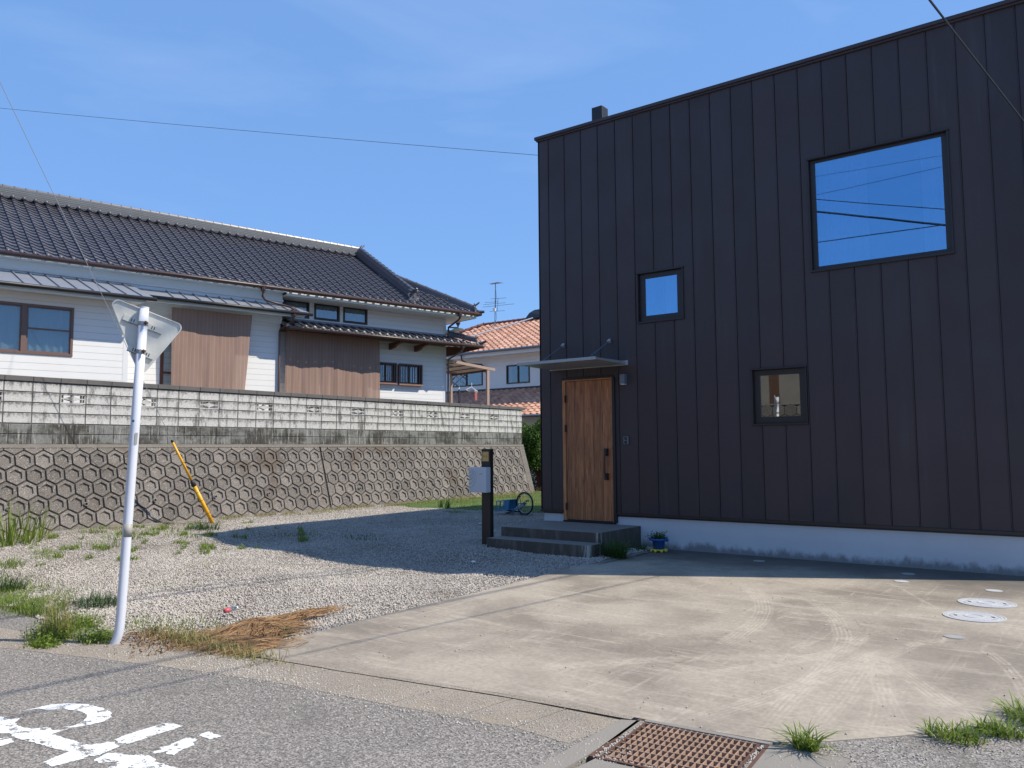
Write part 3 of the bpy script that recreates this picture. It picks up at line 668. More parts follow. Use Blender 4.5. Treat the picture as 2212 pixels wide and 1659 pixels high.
for z in (2.46, 1.95, .61):
    part('hinge', B().tube([(.521, -.012, z-.055), (.521, -.012, z+.055)], .011, 8).box(.513, .531, -.008, .018, z-.065, z+.065), 'black', d)
# awning over the door
aw = thing('awning', None, None); aw.parent = dh
part('awning_plate', B().prism([(.235, -.0, 3.035), (.235, -.955, 3.022), (1.735, -.99, 3.022), (1.735, -.0, 3.035)], [(.235, -.0, 2.985), (.235, -.94, 2.990), (1.735, -.975, 2.990), (1.735, -.0, 2.985)]), 'alu', aw, bevel=.004)
part('front_gutter', B().box(.225, 1.745, -1.005, -.985, 2.985, 3.03).box(.225, 1.745, -.983, -.965, 3.026, 3.032), 'alu', aw)
part('wall_rail', bbox(.22, 1.77, -.022, -.001, 2.97, 3.05), 'alu', aw)
for x in (.51, 1.433):
    part('tie_rod', B().tube([(x, -.02, 3.40), (x-.0, -.72, 3.045)], .011, 8), 'darkalu', aw)
    part('rod_bracket', B().box(x-.022, x+.022, -.035, -.002, 3.365, 3.435).tube([(x-.03, -.045, 3.4), (x+.03, -.045, 3.4)], .018, 8), 'alu', aw, bevel=.004)
# lamp and intercom
l = thing('porch_lamp', None, None); l.parent = dh
part('lamp_body', bbox(1.655, 1.745, -.10, -.0, 2.66, 2.82), 'darkalu', l, bevel=.005); part('lamp_glass', bbox(1.665, 1.735, -.092, -.01, 2.648, 2.6595), 'white', l)
i_ = thing('intercom', None, None); i_.parent = dh
part('intercom_plate', bbox(1.668, 1.757, -.03, -.0, 1.665, 1.795), 'darkalu', i_, bevel=.004)
part('intercom_speaker', bbox(1.688, 1.737, -.0335, -.0302, 1.735, 1.785), 'bronze', i_); part('intercom_button', bbox(1.688, 1.737, -.0335, -.0302, 1.675, 1.722), 'black', i_)
# entrance steps
st = thing('entrance_steps', 'two concrete entrance steps below the oak front door', 'steps')
part('landing', bbox(.085, 1.93, -1.285, .028, -.3, .348), 'step', st, bevel=.008)
part('lower_step', bbox(.088, 1.978, -1.668, -1.286, -.3, .20), 'step', st, bevel=.008)

# ------------------------------------------------------------------ mailbox post
mp_ = thing('mailbox_post', 'slim black post with gold nameplate and pale grey mailbox', 'mailbox', (-.065, -1.445, gz(-.065, -1.445) * 1.0))
z0 = float(gz(-.065, -1.445))
part('post', bbox(-.088, .088, -.045, .045, -.3, 1.605 - z0), 'black', mp_, bevel=.003)
part('nameplate', bbox(-.066, .062, -.0505, -.0455, 1.405 - z0, 1.56 - z0), 'gold', mp_)
gl = B()
for ox in (-.030, .022):  # two small brush characters
    for a in ((-.012,.006,.012,.010),(-.010,-.002,.010,.001),(-.012,-.012,.012,-.008),(-.002,-.014,.002,.014)): gl.box(ox+a[0], ox+a[2], -.0520, -.0507, 1.485-z0+a[1], 1.485-z0+a[3])
part('name_characters', gl, 'ink', mp_)
part('mailbox', bbox(-.255, .105, -.17, -.052, .905 - z0, 1.31 - z0), 'mail', mp_, bevel=.006)
rel = B()
for rr in (.07, .12, .17, .22, .28):
    p = [(-.25 + rr * math.sin(t) * .62 , -.172, 1.30 - z0 - rr * math.cos(t) * 1.15) for t in np.linspace(.05, 1.45, 9)]
    rel.tube(p, .007, 5)
part('relief_curves', rel, 'mail', mp_, smooth=True)
lt = B()
for k, x in enumerate((-.035, -.017, .001, .019)): lt.box(x, x+.011, -.1712, -.1702, 1.195-z0, 1.207-z0)
part('small_lettering', lt, 'darkalu', mp_)

# ------------------------------------------------------------------ flower pot
fp = thing('flower_pot', 'small blue planter on a yellow saucer by the foundation', 'flower pot', (2.42, -.33, .006))
b = B(); b.lathe([(.07, .0), (.115, .03), (.125, .035), (.118, .045), (.06, .04), (0, .04)], 20)
for k in range(8): b.tube([(.10*math.cos(k*.785), .10*math.sin(k*.785), .02), (.135*math.cos(k*.785), .135*math.sin(k*.785), .022)], .022, 8)
part('saucer', b, 'yel2', fp, smooth=True)
part('pot', B().lathe([(.085, .045), (.098, .17), (.14, .175), (.145, .20), (.135, .205), (.11, .19), (0, .185)], 24), 'blue', fp, smooth=True)
b = B(); b.tube([(-.13, 0, .20), (-.165, 0, .195), (-.16, 0, .175), (-.12, 0, .172)], .013, 6); b.tube([(.13, 0, .20), (.165, 0, .195), (.16, 0, .175), (.12, 0, .172)], .013, 6); part('handle', b, 'blue', fp, smooth=True)
part('soil', B().lathe([(.105, .188), (0, .19)], 16), 'soil', fp)

# ------------------------------------------------------------------ foliage tools
def blades(n, rad, h0, h1, spread, w=.006, cx=0., cy=0., cz=0., elong=(1, 1), seg=3, droop=.55):
    """n curved tapering blades rooted in a disc"""
    a = rng.random(n) * 6.283; rr = np.sqrt(rng.random(n)) * rad
    bx = cx + np.cos(a) * rr * elong[0]; by = cy + np.sin(a) * rr * elong[1]
    d = rng.random(n) * 6.283; d = np.where(rng.random(n) < .6, a + rng.normal(0, .6, n), d)
    h = h0 + (h1 - h0) * rng.random(n)**1.3; sp = spread * (.3 + rng.random(n)); dx, dy = np.cos(d), np.sin(d)
    px, py = -dy, dx; ww = w * (.6 + .8 * rng.random(n))
    V = []; 
    for k in range(seg):
        t = k / seg; ox = sp * h * (t**1.6); z = h * (t - droop * sp * t**2.6 * .6)
        for sgn in (-1, 1):
            q = ww * (1 - t * .55) * .5 * sgn
            V.append(np.stack([bx + dx*ox + px*q, by + dy*ox + py*q, cz + z], -1))
    t = 1.; ox = sp * h; z = h * (1 - droop * sp * .6); V.append(np.stack([bx + dx*ox, by + dy*ox, cz + z], -1))
    V = np.stack(V, 1); m_ = 2 * seg + 1
    f_ = []
    for k in range(seg - 1): f_ += [(2*k, 2*k+1, 2*k+3), (2*k, 2*k+3, 2*k+2)]
    f_.append((2*seg-2, 2*seg-1, 2*seg))
    F = (np.array(f_)[None] + m_ * np.arange(n)[:, None, None]).reshape(-1, 3)
    return V.reshape(-1, 3), F
def joinvf(L):
    off = 0; VV, FF = [], []
    for V, F in L: VV.append(V); FF.append(F + off); off += len(V)
    return np.concatenate(VV), np.concatenate(FF)
def leaves(n, fn, size, flat=0.):
    P = fn(n); n = len(P); s = size * (.6 + .8 * rng.random(n))
    a = rng.normal(size=(n, 3)); a /= np.linalg.norm(a, axis=1)[:, None]
    b_ = rng.normal(size=(n, 3)); b_ -= (b_ * a).sum(1)[:, None] * a; b_ /= np.linalg.norm(b_, axis=1)[:, None]
    V = np.stack([P - a*s[:, None], P + b_*s[:, None]*.45, P + a*s[:, None], P - b_*s[:, None]*.45], 1).reshape(-1, 3)
    F = (np.array([(0, 1, 2), (0, 2, 3)])[None] + 4 * np.arange(n)[:, None, None]).reshape(-1, 3)
    return V, F
def tuft(label, x, y, n, rad, h0, h1, spread, mat='blade', w=.006, elong=(1, 1), name='grass_tuft', cat='grass tuft', group='grass tufts growing in the yard', z=None, extra=None):
    V, F = blades(n, rad, h0, h1, spread, w, elong=elong)
    if extra:
        V2, F2 = extra; V, F = joinvf([(V, F), (V2, F2)])
    zz = float(gz(x, y)) - .01 if z is None else z
    return tag(link(name, npmesh(name, V, F, MAT[mat]), loc=(x, y, zz)), label, cat, group)
# ------------------------------------------------------------------ sign pole
SG = Vector((1.35, -8.2, 0)); Rv = Vector((.79992, .6001, 0)); Fv = Vector((-.6001, .79992, 0))
sp_ = thing('stop_sign', 'leaning white pole with inverted triangular sign seen from behind', 'road sign', SG)
def sl(rgt, z, fw=0.): return Rv * rgt + Fv * fw + Vector((0, 0, z))
part('pole', B().tube([sl(-.035, -.06), sl(-.012, -.01), sl(.010, .04), sl(.024, .09), sl(.031, .15), sl(.038, .25), sl(.066, .90), sl(.105, 1.8), sl(.1545, 2.835)], .038, 20), 'polewhite', sp_, smooth=True)
def at_z(z): return .0385 + (z - .25) * (.1545 - .038) / (2.835 - .25)
def ring(z0, z1, rad): return B().tube([sl(at_z(z0), z0), sl(at_z(z1), z1)], rad, 20)
part('pole_cap', ring(2.833, 2.846, .0385), 'polewhite', sp_)
part('silver_band', ring(.885, .992, .0388), 'band', sp_, smooth=True)
part('sticker', B().quad(sl(at_z(1.66)+.020, 1.66, -.0355), sl(at_z(1.66)+.036, 1.66, -.0215), sl(at_z(1.76)+.036, 1.76, -.0215), sl(at_z(1.76)+.020, 1.76, -.0355)), 'band', sp_)
part('blue_dot', B().tube([sl(at_z(1.86)-.004, 1.86, -.0375), sl(at_z(1.86)-.004, 1.86, -.0395)], .0105, 12), 'blue', sp_)
# sign plate: rounded triangle in its own plane
tl, tr_, bo = sl(-.135, 2.935, -.06), sl(.410, 2.715, .235), sl(.094, 2.235, .09)
def rounded(pts, rad, n=5):
    o = []
    for i in range(3):
        p, a, b_ = pts[i], pts[i-1], pts[(i+1) % 3]; da, db = (a - p).normalized(), (b_ - p).normalized()
        ang = da.angle(db); tl_ = rad / math.tan(ang / 2); c = p + (da + db).normalized() * (rad / math.sin(ang / 2)); s0 = p + da * tl_ - c; s1 = p + db * tl_ - c
        for k in range(n + 1):
            t = k / n; v = s0 * (1 - t) + s1 * t; o.append(c + v.normalized() * rad)
    return o
nrm = (tr_ - tl).cross(bo - tl).normalized()
if nrm.dot(Fv) < 0: nrm = -nrm
O = rounded([tl, bo, tr_], .045)
off = nrm * (.052 - (tl - sl(.0385 + (2.6 - .25) * (.1545 - .038) / 2.585, 2.6)).dot(nrm))
cen = (tl + tr_ + bo) / 3
I = [q + (cen - q).normalized() * .012 for q in O]
part('sign_plate', B().prism([q + off for q in O], [q + off + nrm * .004 for q in O]), 'sign', sp_)
rim = B(); n_ = len(O)
for k in range(n_):
    j = (k + 1) % n_; rim.quad(O[k] + off, O[j] + off, O[j] + off - nrm * .012, O[k] + off - nrm * .012); rim.quad(O[k] + off - nrm * .012, O[j] + off - nrm * .012, I[j] + off - nrm * .013, I[k] + off - nrm * .013); rim.quad(I[k] + off - nrm*.013, I[j] + off - nrm*.013, I[j] + off, I[k] + off)
part('sign_rim', rim, 'sign', sp_)
ux = (tr_ - tl).normalized(); uz = ux.cross(nrm).normalized()
if uz.z < 0: uz = -uz
def plate_box(b, c, hw, hh, d0, d1):
    c = c + off; P = [c - ux*hw - uz*hh, c + ux*hw - uz*hh, c + ux*hw + uz*hh, c - ux*hw + uz*hh]
    b.prism([p - nrm*d1 for p in P], [p - nrm*d0 for p in P]); return b
poleaxis = lambda z: sl(at_z(z), z)
for z, hw in ((2.70, .165), (2.455, .11)):
    # point of the plate behind the pole at this height
    p = poleaxis(z); dd = (tl + off - p).dot(nrm); p = p + nrm * dd - off
    part('rail', plate_box(B(), p, hw, .024, 0, .012), 'sign', sp_)
    part('rail_lip', plate_box(B(), p - uz * .026, hw, .0022, 0, .018), 'darkalu', sp_)
    for s in (-1, 1):
        for q in (-.010, .010): part('rail_slot', plate_box(B(), p + ux * (s * hw * .52 + q) , .0035, .014, .0122, .0135), 'rubber', sp_)
    part('clamp', ring(z - .018, z + .018, .0405), 'alu', sp_)
    cpt = poleaxis(z) - Fv * .042 + Rv * .028
    part('clamp_bolt', B().tube([cpt, cpt + Rv * .03 - Fv * .008], .011, 6).tube([cpt + Rv*.012 + Vector((0, 0, -.018)), cpt + Rv*.012 + Vector((0, 0, .018))], .008, 6), 'rustdark', sp_)
# stay wires ------------------------------------------------------
gw = thing('guy_wire', 'thin steel guy wire running down into the yellow guard tube', 'guy wire')
def cable(p0, p1, sag, n=24):
    p0, p1 = Vector(p0), Vector(p1); o = []
    for k in range(n + 1):
        t = k / n; p = p0.lerp(p1, t); p.z -= sag * 4 * t * (1 - t); o.append(p)
    return o
A0 = Vector((-7.3, -1.77, .08)); A1 = Vector((-7.3, -2.74, 1.82)); A2 = Vector((-7.3, -6.16, 8.13)); dA = (A2 - A1).normalized()
part('strand', B().tube([A1 - dA * .3, A1 + dA * 9.5], .0055, 6), 'guyw', gw)
gd = thing('guy_guard', 'tall leaning yellow plastic tube sheathing the guy wire anchor', 'wire guard')
dB = (A1 - A0).normalized(); Lg = (A1 - A0).length
part('lower_sleeve', B().tube([A0 - dB*.1, A0 + dB * (Lg * .47)], [.043, .041], 14), 'yellow', gd, smooth=True)
part('black_collar', B().tube([A0 + dB * (Lg*.455), A0 + dB * (Lg*.47), A0 + dB * (Lg*.50), A0 + dB * (Lg*.53)], [.044, .054, .042, .026], 14), 'rubber', gd, smooth=True)
part('upper_tube', B().tube([A0 + dB * (Lg*.53), A0 + dB * Lg * .985], [.026, .024], 12), 'yellow', gd, smooth=True)
part('black_cap', B().tube([A0 + dB * (Lg*.98), A0 + dB * Lg, A0 + dB * (Lg * 1.008)], [.026, .026, .012], 12), 'rubber', gd)
for q in (.06, .12, .28, .38, .74): part('ring_joint', B().tube([A0 + dB * (Lg*q), A0 + dB * (Lg*q + .006)], .0438 if q < .5 else .0268, 14), 'rubber', gd)
# overhead wires ---------------------------------------------------
def wire(label, p0, p1, sag, rad, n=40, cat='cable'):
    return tag(link('overhead_cable', B().tube(cable(p0, p1, sag, n), rad, 6).mesh('overhead_cable'), MAT['wire']), label, cat, 'overhead cables')
LN = lambda y: 7.09 + (y + 4.63) * .115
wire('twisted service cable slanting across the upper right of the dark facade', (LN(-34), -34, 5.9), (7.62, -.02, 5.29), .22, .010)
wire('thin cable crossing the empty sky to the side of the dark house', (-16.4, -5.6, 10.62), (-.03, .3, 7.03), .04, .0042)
wire('heavy bundled cable running beside the dark house out of frame', (5.92, -40, 8.05), (10.3, 22, 8.05), .08, .021)
wire('high power line passing over the gravel yard', (5.94, -40, 10.05), (8.18, 24, 10.05), .1, .026)
wire('second high power line passing over the gravel yard', (5.6, -40, 10.0), (7.86, 24, 10.0), .1, .018)
wire('upper street cable reflected thinly in the big window', (-14, -9.46, 9.5), (12, -12.98, 9.5), .1, .005)
wire('second street cable reflected in the big window', (-14, -13.2, 9.0), (12, -10.76, 9.0), .1, .006)
wire('third street cable reflected in the big window', (-6, -14.0, 11.4), (12, -14.45, 6.5), .0, .014)
wire('thick bundled street cable reflected in the big window', (-6, -14.7, 11.3), (12, -13.2, 5.6), .0, .034)
wire('lowest street cable reflected in the big window', (-14, -9.8, 7.5), (12, -12.3, 7.5), .1, .014)

# ------------------------------------------------------------------ hexagonal retaining wall
TH = math.atan(.3); SN, CS = math.sin(TH), math.cos(TH)
rw = thing('retaining_wall', 'leaning retaining wall of grey hexagonal concrete blocks', 'retaining wall', (-7.9736, 0, 0), R(89.825))
def hp(a, s, h): return (a, s * SN - h * CS, .1 + s * CS + h * SN)   # wall plane (along, up the slope, out of it)
STOP = 1.665
def clip(poly, ax, lim, keep_less):
    o = []
    for p, q in zip(poly, poly[1:] + poly[:1]):
        pi = (p[ax] <= lim) == keep_less; qi = (q[ax] <= lim) == keep_less
        if pi: o.append(p)
        if pi != qi:
            t = (lim - p[ax]) / (q[ax] - p[ax]); o.append((p[0] + (q[0]-p[0])*t, p[1] + (q[1]-p[1])*t))
    return o
def hexo(ca, cs, rad): return [(ca + rad * math.sin(k * math.pi/3), cs + rad * math.cos(k * math.pi/3)) for k in range(6)]
RAD = .344 / math.sqrt(3) - .0125
def hexmesh():
    b = B(); o = hexo(0, 0, RAD); o2 = hexo(0, 0, RAD - .008); i1 = hexo(0, 0, RAD * .63); i2 = hexo(0, 0, RAD * .58)
    def rl(p, h): return (p[0], p[1] * SN - h * CS, p[1] * CS + h * SN)
    b.v = [rl(p, .0) for p in o] + [rl(p, .038) for p in o2] + [rl(p, .038) for p in i1] + [rl(p, .004) for p in i2]
    for k in range(6):
        j = (k + 1) % 6
        for r0 in (0, 6, 12): b.f.append((r0 + k, r0 + j, r0 + 6 + j, r0 + 6 + k))
    b.f.append(tuple(range(18, 24))); return b.mesh('hex_block')
HM = hexmesh(); HM.materials.append(MAT['hexc'])
b = B(); ends = [(-6.9, -.12), (10.98, -.12), (10.98, 1.72), (-6.9, 1.72)]
b.prism([hp(a, s, .0) for a, s in ends], [hp(a, s, -.35) for a, s in ends]); part('backing', b, 'groove', rw)
def section(a0, a1, ph):
    for row in range(-1, 5):
        cs = 1.405 - .298 * (4 - row) if row >= 0 else -.085
        cs = 1.405 - .298 * (4 - row)
        shift = .172 if (4 - row) % 2 else 0
        k0 = math.floor((a0 - ph - shift) / .344) - 1
        for k in range(k0, k0 + 80):
            ca = ph + shift + k * .344
            if ca < a0 - .17 or ca > a1 + .17: continue
            full = ca - .172 > a0 + .005 and ca + .172 < a1 - .005
            if full and row >= 0:
                o = link('hex_block', HM, None, rw, hp(ca, cs, random.uniform(-.003, .002)))
            else:
                pl = clip(clip(hexo(ca, cs, RAD), 0, a0 + .012, False), 0, a1 - .012, True)
                if row < 0: pl = clip(pl, 1, -.1, False)
                if len(pl) > 2 and abs(max(p[0] for p in pl) - min(p[0] for p in pl)) > .02:
                    part('edge_block', B().prism([hp(p[0], p[1], .034) for p in pl][::-1], [hp(p[0], p[1], -.0) for p in pl][::-1]), 'hexc', rw)
    cs = 1.405 + .298; k0 = math.floor((a0 - ph) / .344) - 1
    for k in range(k0, k0 + 80):     # clipped course under the coping
        ca = ph + .172 + k * .344
        pl = clip(clip(clip(hexo(ca, cs, RAD), 0, a0 + .012, False), 0, a1 - .012, True), 1, STOP - .03, True) if a0 - .17 < ca < a1 + .17 else []
        if len(pl) > 2 and max(p[0] for p in pl) - min(p[0] for p in pl) > .02:
            part('edge_block', B().prism([hp(p[0], p[1], .034) for p in pl][::-1], [hp(p[0], p[1], -.0) for p in pl][::-1]), 'hexc', rw)
section(-6.8, 1.985, -5.073 - .0)
section(2.02, 10.70, 3.968 - 2*.344)
for a0, a1 in ((-6.8, 1.985), (2.02, 10.98)):
    part('top_band', B().prism([hp(a0, STOP-.022, .036), hp(a1, STOP-.022, .036), hp(a1, 1.72, .036), hp(a0, 1.72, .036)], [hp(a0, STOP-.022, -.002), hp(a1, STOP-.022, -.002), hp(a1, 1.72, -.002), hp(a0, 1.72, -.002)]), 'hexc', rw)
part('end_margin', B().prism([hp(10.71, -.1, .03), hp(10.98, -.1, .03), hp(10.98, 1.64, .03), hp(10.71, 1.64, .03)], [hp(10.71, -.1, -.002), hp(10.98, -.1, -.002), hp(10.98, 1.64, -.002), hp(10.71, 1.64, -.002)]), 'hexc', rw)
part('footing', bbox(-6.9, 10.98, -.13, .03, -.2, .115), 'plainconc', rw, bevel=.006)
for a in (-5.43, -4.05, -2.64, -1.22, .19, 1.62, 3.08, 4.53, 6.0, 7.44, 8.9):
    s = .50; c0 = Vector(hp(a, s, .0)); c1 = c0 + Vector((0, -.085, .004))
    b = B(); n = 14
    for k in range(n):
        t0, t1 = 2*math.pi*k/n, 2*math.pi*(k+1)/n
        ro, ri = .036, .029; P = lambda rr, t, c: (c.x + rr*math.cos(t), c.y, c.z + rr*math.sin(t))
        b.quad(P(ro,t0,c0), P(ro,t1,c0), P(ro,t1,c1), P(ro,t0,c1)); b.quad(P(ro,t0,c1), P(ro,t1,c1), P(ri,t1,c1), P(ri,t0,c1)); b.quad(P(ri,t0,c1), P(ri,t1,c1), P(ri,t1,c0), P(ri,t0,c0))
    part('weep_pipe', b, 'covergrey', rw)
# ------------------------------------------------------------------ block wall on top
bw = thing('block_wall', 'stained concrete block wall with pierced bow-tie vent blocks along its top', 'block wall', (-7.9736, 0, 0), R(89.825))
Y0 = .455; A0_, A1_ = -7.0, 10.89
part('core', bbox(A0_+.01, A1_-.01, Y0+.012, Y0+.11, 1.60, 2.55), 'mortar', bw)
part('core', bbox(A0_+.01, A1_-.01, Y0+.012, Y0+.11, 2.752, 2.955), 'mortar', bw)
def blk(w, h, d, mat):
    b = B(); e = .006
    b.v = [(e, 0, e), (w-e, 0, e), (w-e, 0, h-e), (e, 0, h-e), (0, e, 0), (w, e, 0), (w, e, h), (0, e, h), (0, d, 0), (w, d, 0), (w, d, h), (0, d, h)]
    b.f = [(0, 1, 2, 3)] + [(i + 4, (i+1) % 4 + 4, (i+1) % 4, i) for i in range(4)] + [(i + 8, (i+1) % 4 + 8, (i+1) % 4 + 4, i + 4) for i in range(4)] + [(11, 10, 9, 8)]
    me = b.mesh('block'); me.materials.append(MAT[mat]); return me
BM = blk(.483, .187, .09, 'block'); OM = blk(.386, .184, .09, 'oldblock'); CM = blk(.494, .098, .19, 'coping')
# vent block
def ventmesh(w, h, d):
    b = B(); t = .022
    b.box(0, w, 0, d, 0, t).box(0, w, 0, d, h-t, h).box(0, t, 0, d, t, h-t).box(w-t, w, 0, d, t, h-t)
    cz = h / 2
    b.prism([(t+.045, 0, cz), (w/2, 0, cz-.052), (w-t-.045, 0, cz), (w/2, 0, cz+.052)], [(t+.045, d, cz), (w/2, d, cz-.052), (w-t-.045, d, cz), (w/2, d, cz+.052)])
    b.box(w/2-.014, w/2+.014, .002, d-.002, t, cz-.04).box(w/2-.014, w/2+.014, .002, d-.002, cz+.04, h-t)
    b.box(t, t+.06, .002, d-.002, cz-.012, cz+.012).box(w-t-.06, w-t, .002, d-.002, cz-.012, cz+.012)
    for x in (t+.034, w-t-.046): b.box(x, x+.012, .003, d-.003, t, cz-.013).box(x, x+.012, .003, d-.003, cz+.013, h-t)
    me = b.mesh('vent_block'); me.materials.append(MAT['block']); return me
VM = ventmesh(.483, .187, .10)
def boxl(me, name, x, z, j=.0025):
    o = link(name, me, None, bw, (x, Y0 + random.uniform(-j, j), z)); return o
nd = math.floor((A1_ - A0_) / .501); ph = -5.455 - .501 * 3
for k in range(0, 40):
    x = ph + .501 * k
    if x > A1_ - .1: break
    w = min(.501, A1_ - x)
    for row, z in enumerate((2.150, 2.352, 2.553, 2.754)):
        vent = row == 2 and (k - 5) % 3 == 0
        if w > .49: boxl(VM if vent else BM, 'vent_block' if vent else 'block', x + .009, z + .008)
        elif w > .1: part('block', bbox(0, w - .009, 0, .09, 0, .187), 'block', bw, (x + .009, Y0, z + .008))
        if row == 2 and not vent: part('core', bbox(x + .02, x + w - .02, Y0 + .091, Y0 + .108, z, z + .2), 'mortar', bw)
    if w > .3: boxl(CM, 'coping_stone', x + .003, 2.957, .001).location.y = Y0 - .028
    # mortar between stacked vents row
    part('core', bbox(x - .006, x + .006, Y0 + .012, Y0 + .108, 2.551, 2.751), 'mortar', bw)
k = 0; x = -5.349 - .395 * 4
while x < A1_ - .2:
    for z in (1.755, 1.952): boxl(OM, 'weathered_block', x + .004, z + .002, .003)
    x += .395
part('weathered_block', bbox(x + .004, A1_, Y0, Y0 + .09, 1.757, 2.14), 'oldblock', bw)
part('sill_course', bbox(A0_, A1_ + .05, Y0 - .012, Y0 + .11, 1.70, 1.748), 'plainconc', bw)

# ------------------------------------------------------------------ roof tile shapes
def tile_mesh(w, L, amp, th, mat, eave=0., slope=0.):
    """wavy pantile, local x across, y up the slope, z out; seven points across"""
    xs_ = [-.02, -.01, .10, .24, .42, .70, 1.02]; zs = [-.9, .95, 1.25, .7, -.2, -.75, -.55]
    b = B(); n = len(xs_)
    for y, dz in ((0, th), (L, 0)):
        b.v += [(w * (a - .5), y, amp * z + dz) for a, z in zip(xs_, zs)]
    b.v += [(w * (a - .5), .004, amp * z + th - th * 1.0 - eave) for a, z in zip(xs_, zs)]
    for k in range(n - 1): b.f.append((k, k+1, n+k+1, n+k)); b.f.append((2*n+k, 2*n+k+1, k+1, k))
    b.f.append((2*n, 0, n))
    me = b.mesh('roof_tile'); me.materials.append(MAT[mat]); return me
def ball_mesh(rad, depth, mat, seg=10):
    b = B(); b.lathe([(rad*.95, 0), (rad, depth*.6), (rad*.8, depth*.85), (rad*.35, depth), (0, depth*1.02)], seg)
    b.v = [(x, -z, y) for x, y, z in b.v]; me = b.mesh('tile_boss'); me.materials.append(MAT[mat]); me.polygons.foreach_set('use_smooth', [True]*len(me.polygons)); return me
class Slope:
    """roof plane: origin, along vector, up-slope vector"""
    def __init__(s, o, ax, up): s.o = Vector(o); s.x = Vector(ax).normalized(); s.y = Vector(up).normalized(); s.z = s.x.cross(s.y).normalized()
    def m(s, a, b, c=0.): 
        M_ = Matrix((s.x, s.y, s.z)).transposed().to_4x4(); M_.translation = s.o + s.x*a + s.y*b + s.z*c; return M_
    def p(s, a, b, c=0.): return s.o + s.x*a + s.y*b + s.z*c
def lay(me, name, parent, sl_, spots, limit=300, mat=None, jit=.0, rotj=.0):
    """spots: (a, b) positions, the most visible ones first; past the limit they are joined"""
    for a, b_ in spots[:limit]:
        o = link(name, me, None, parent); M_ = sl_.m(a, b_, random.uniform(0, jit))
        if rotj: M_ = M_ @ Matrix.Rotation(random.uniform(-rotj, rotj), 4, 'Z')
        o.matrix_local = M_
    rest = spots[limit:]
    if rest:
        nv = len(me.vertices); co = np.empty(nv*3); me.vertices.foreach_get('co', co); co = co.reshape(-1, 3)
        fs = [tuple(p.vertices) for p in me.polygons]; V = []; F = []
        X, Y, Z, O_ = map(np.array, (sl_.x, sl_.y, sl_.z, sl_.o))
        for q, (a, b_) in enumerate(rest):
            base = O_ + X*a + Y*b_ + Z*random.uniform(0, jit)
            V.append(base + co[:, :1]*X + co[:, 1:2]*Y + co[:, 2:]*Z); F += [tuple(i + q*nv for i in f_) for f_ in fs]
        m2 = bpy.data.meshes.new(name); m2.from_pydata(np.concatenate(V).tolist(), [], F); m2.update(); m2.materials.append(me.materials[0])
        o = link(name, m2, None, parent); tag(o, kind='stuff')
def roofslab(poly, th=.06):
    n = (Vector(poly[1]) - Vector(poly[0])).cross(Vector(poly[2]) - Vector(poly[1])).normalized()
    if n.z < 0: poly = poly[::-1]; n = -n
    return B().prism([Vector(p) for p in poly], [Vector(p) - n*th for p in poly])
def capline(b, pts, rad, seg=.27, w=None):
    """half-round cap tiles with flared joints along a path"""
    pts = [Vector(p) for p in pts]
    for p, q in zip(pts, pts[1:]):
        L = (q - p).length; n = max(1, round(L / seg))
        for k in range(n):
            a, c = p.lerp(q, k / n), p.lerp(q, (k + 1) / n); d = (c - a)
            b.tube([a, a + d * .9, a + d * .901, c + d*.02], [rad, rad * .94, rad*1.16, rad * 1.16], 8)
# ------------------------------------------------------------------ white neighbour house
nh = thing('white_house', 'long white sided house with glazed black tile roof behind the block wall', 'house', (-9.7, 8.3612, 0), math.atan2(.97388545, .22703992))
def siding(x0, x1, z0, z1, y, holes, parent=nh, mat='siding', pitch=.155, vis=None, name='siding_board', th=.014):
    k0 = math.floor((z0 - 3.41) / pitch)
    for k in range(k0, k0 + 60):
        a, c = 3.41 + k*pitch, 3.41 + (k+1)*pitch - .005
        a2, c2 = max(a, z0), min(c, z1)
        if c2 - a2 < .01: continue
        for u0_, u1_, v0, v1 in cells(x0, x1, a2, c2, holes):
            if v1 - v0 > .012: part(name, bbox(u0_, u1_, y - th, y - .001, v0, v1), mat, parent)
XL = -17.0
UPW = [(-5.80, -4.96, 5.50, 6.02), (-4.80, -3.96, 5.50, 6.02), (-3.84, -3.0, 5.50, 6.02)]
LOW = [(-2.66, -2.0, 3.72, 4.34), (-1.865, -1.02, 3.71, 4.34)]
SLW = [(-14.2, -11.53, 3.755, 4.87)]
def shell(x0, x1, z0, z1, y0, th, holes, mat='gap', name='wall'):
    q = B()
    for a, c, d_, e in cells(x0, x1, z0, z1, holes): q.box(a, c, y0, y0 + th, d_, e)
    part(name, q, mat, nh)
shell(XL, 0, 1.6, 6.02, 0, .12, [(a, c, d_, e) for a, c, d_, e in UPW + LOW])
part('wall', B().box(-.12, 0, .121, 6.2, 1.6, 6.0).box(XL, -.121, 6.08, 6.2, 1.6, 6.0).box(XL, XL+.12, .121, 6.08, 1.6, 6.0), 'siding', nh)
part('wall', B().box(XL, -10.37, -1.70, -1.60, 1.6, 3.75).box(-11.53, -10.37, -1.70, -1.60, 3.755, 5.1).box(XL, -14.2, -1.7, -1.6, 3.755, 5.1).box(XL, -10.37, -1.7, -1.6, 4.871+.0, 5.15).box(-10.49, -10.371, -1.599, -.4, 1.6, 5.4), 'gap', nh)
part('wall', B().box(-10.3, -6.04, -.40, -.30, 1.6, 5.45).box(-6.14, -6.04, -.299, -.0, 1.6, 5.45), 'gap', nh)
siding(-6.03, -.10, 5.46, 6.02, 0, [(a-.0, c+.0, d_, e) for a, c, d_, e in UPW]); siding(-6.03, -.10, 1.7, 5.04, 0, LOW)
siding(-14.2, -10.47, 1.7, 5.16, -1.70, SLW); siding(-10.36, -6.14, 1.7, 5.44, -.40, [])
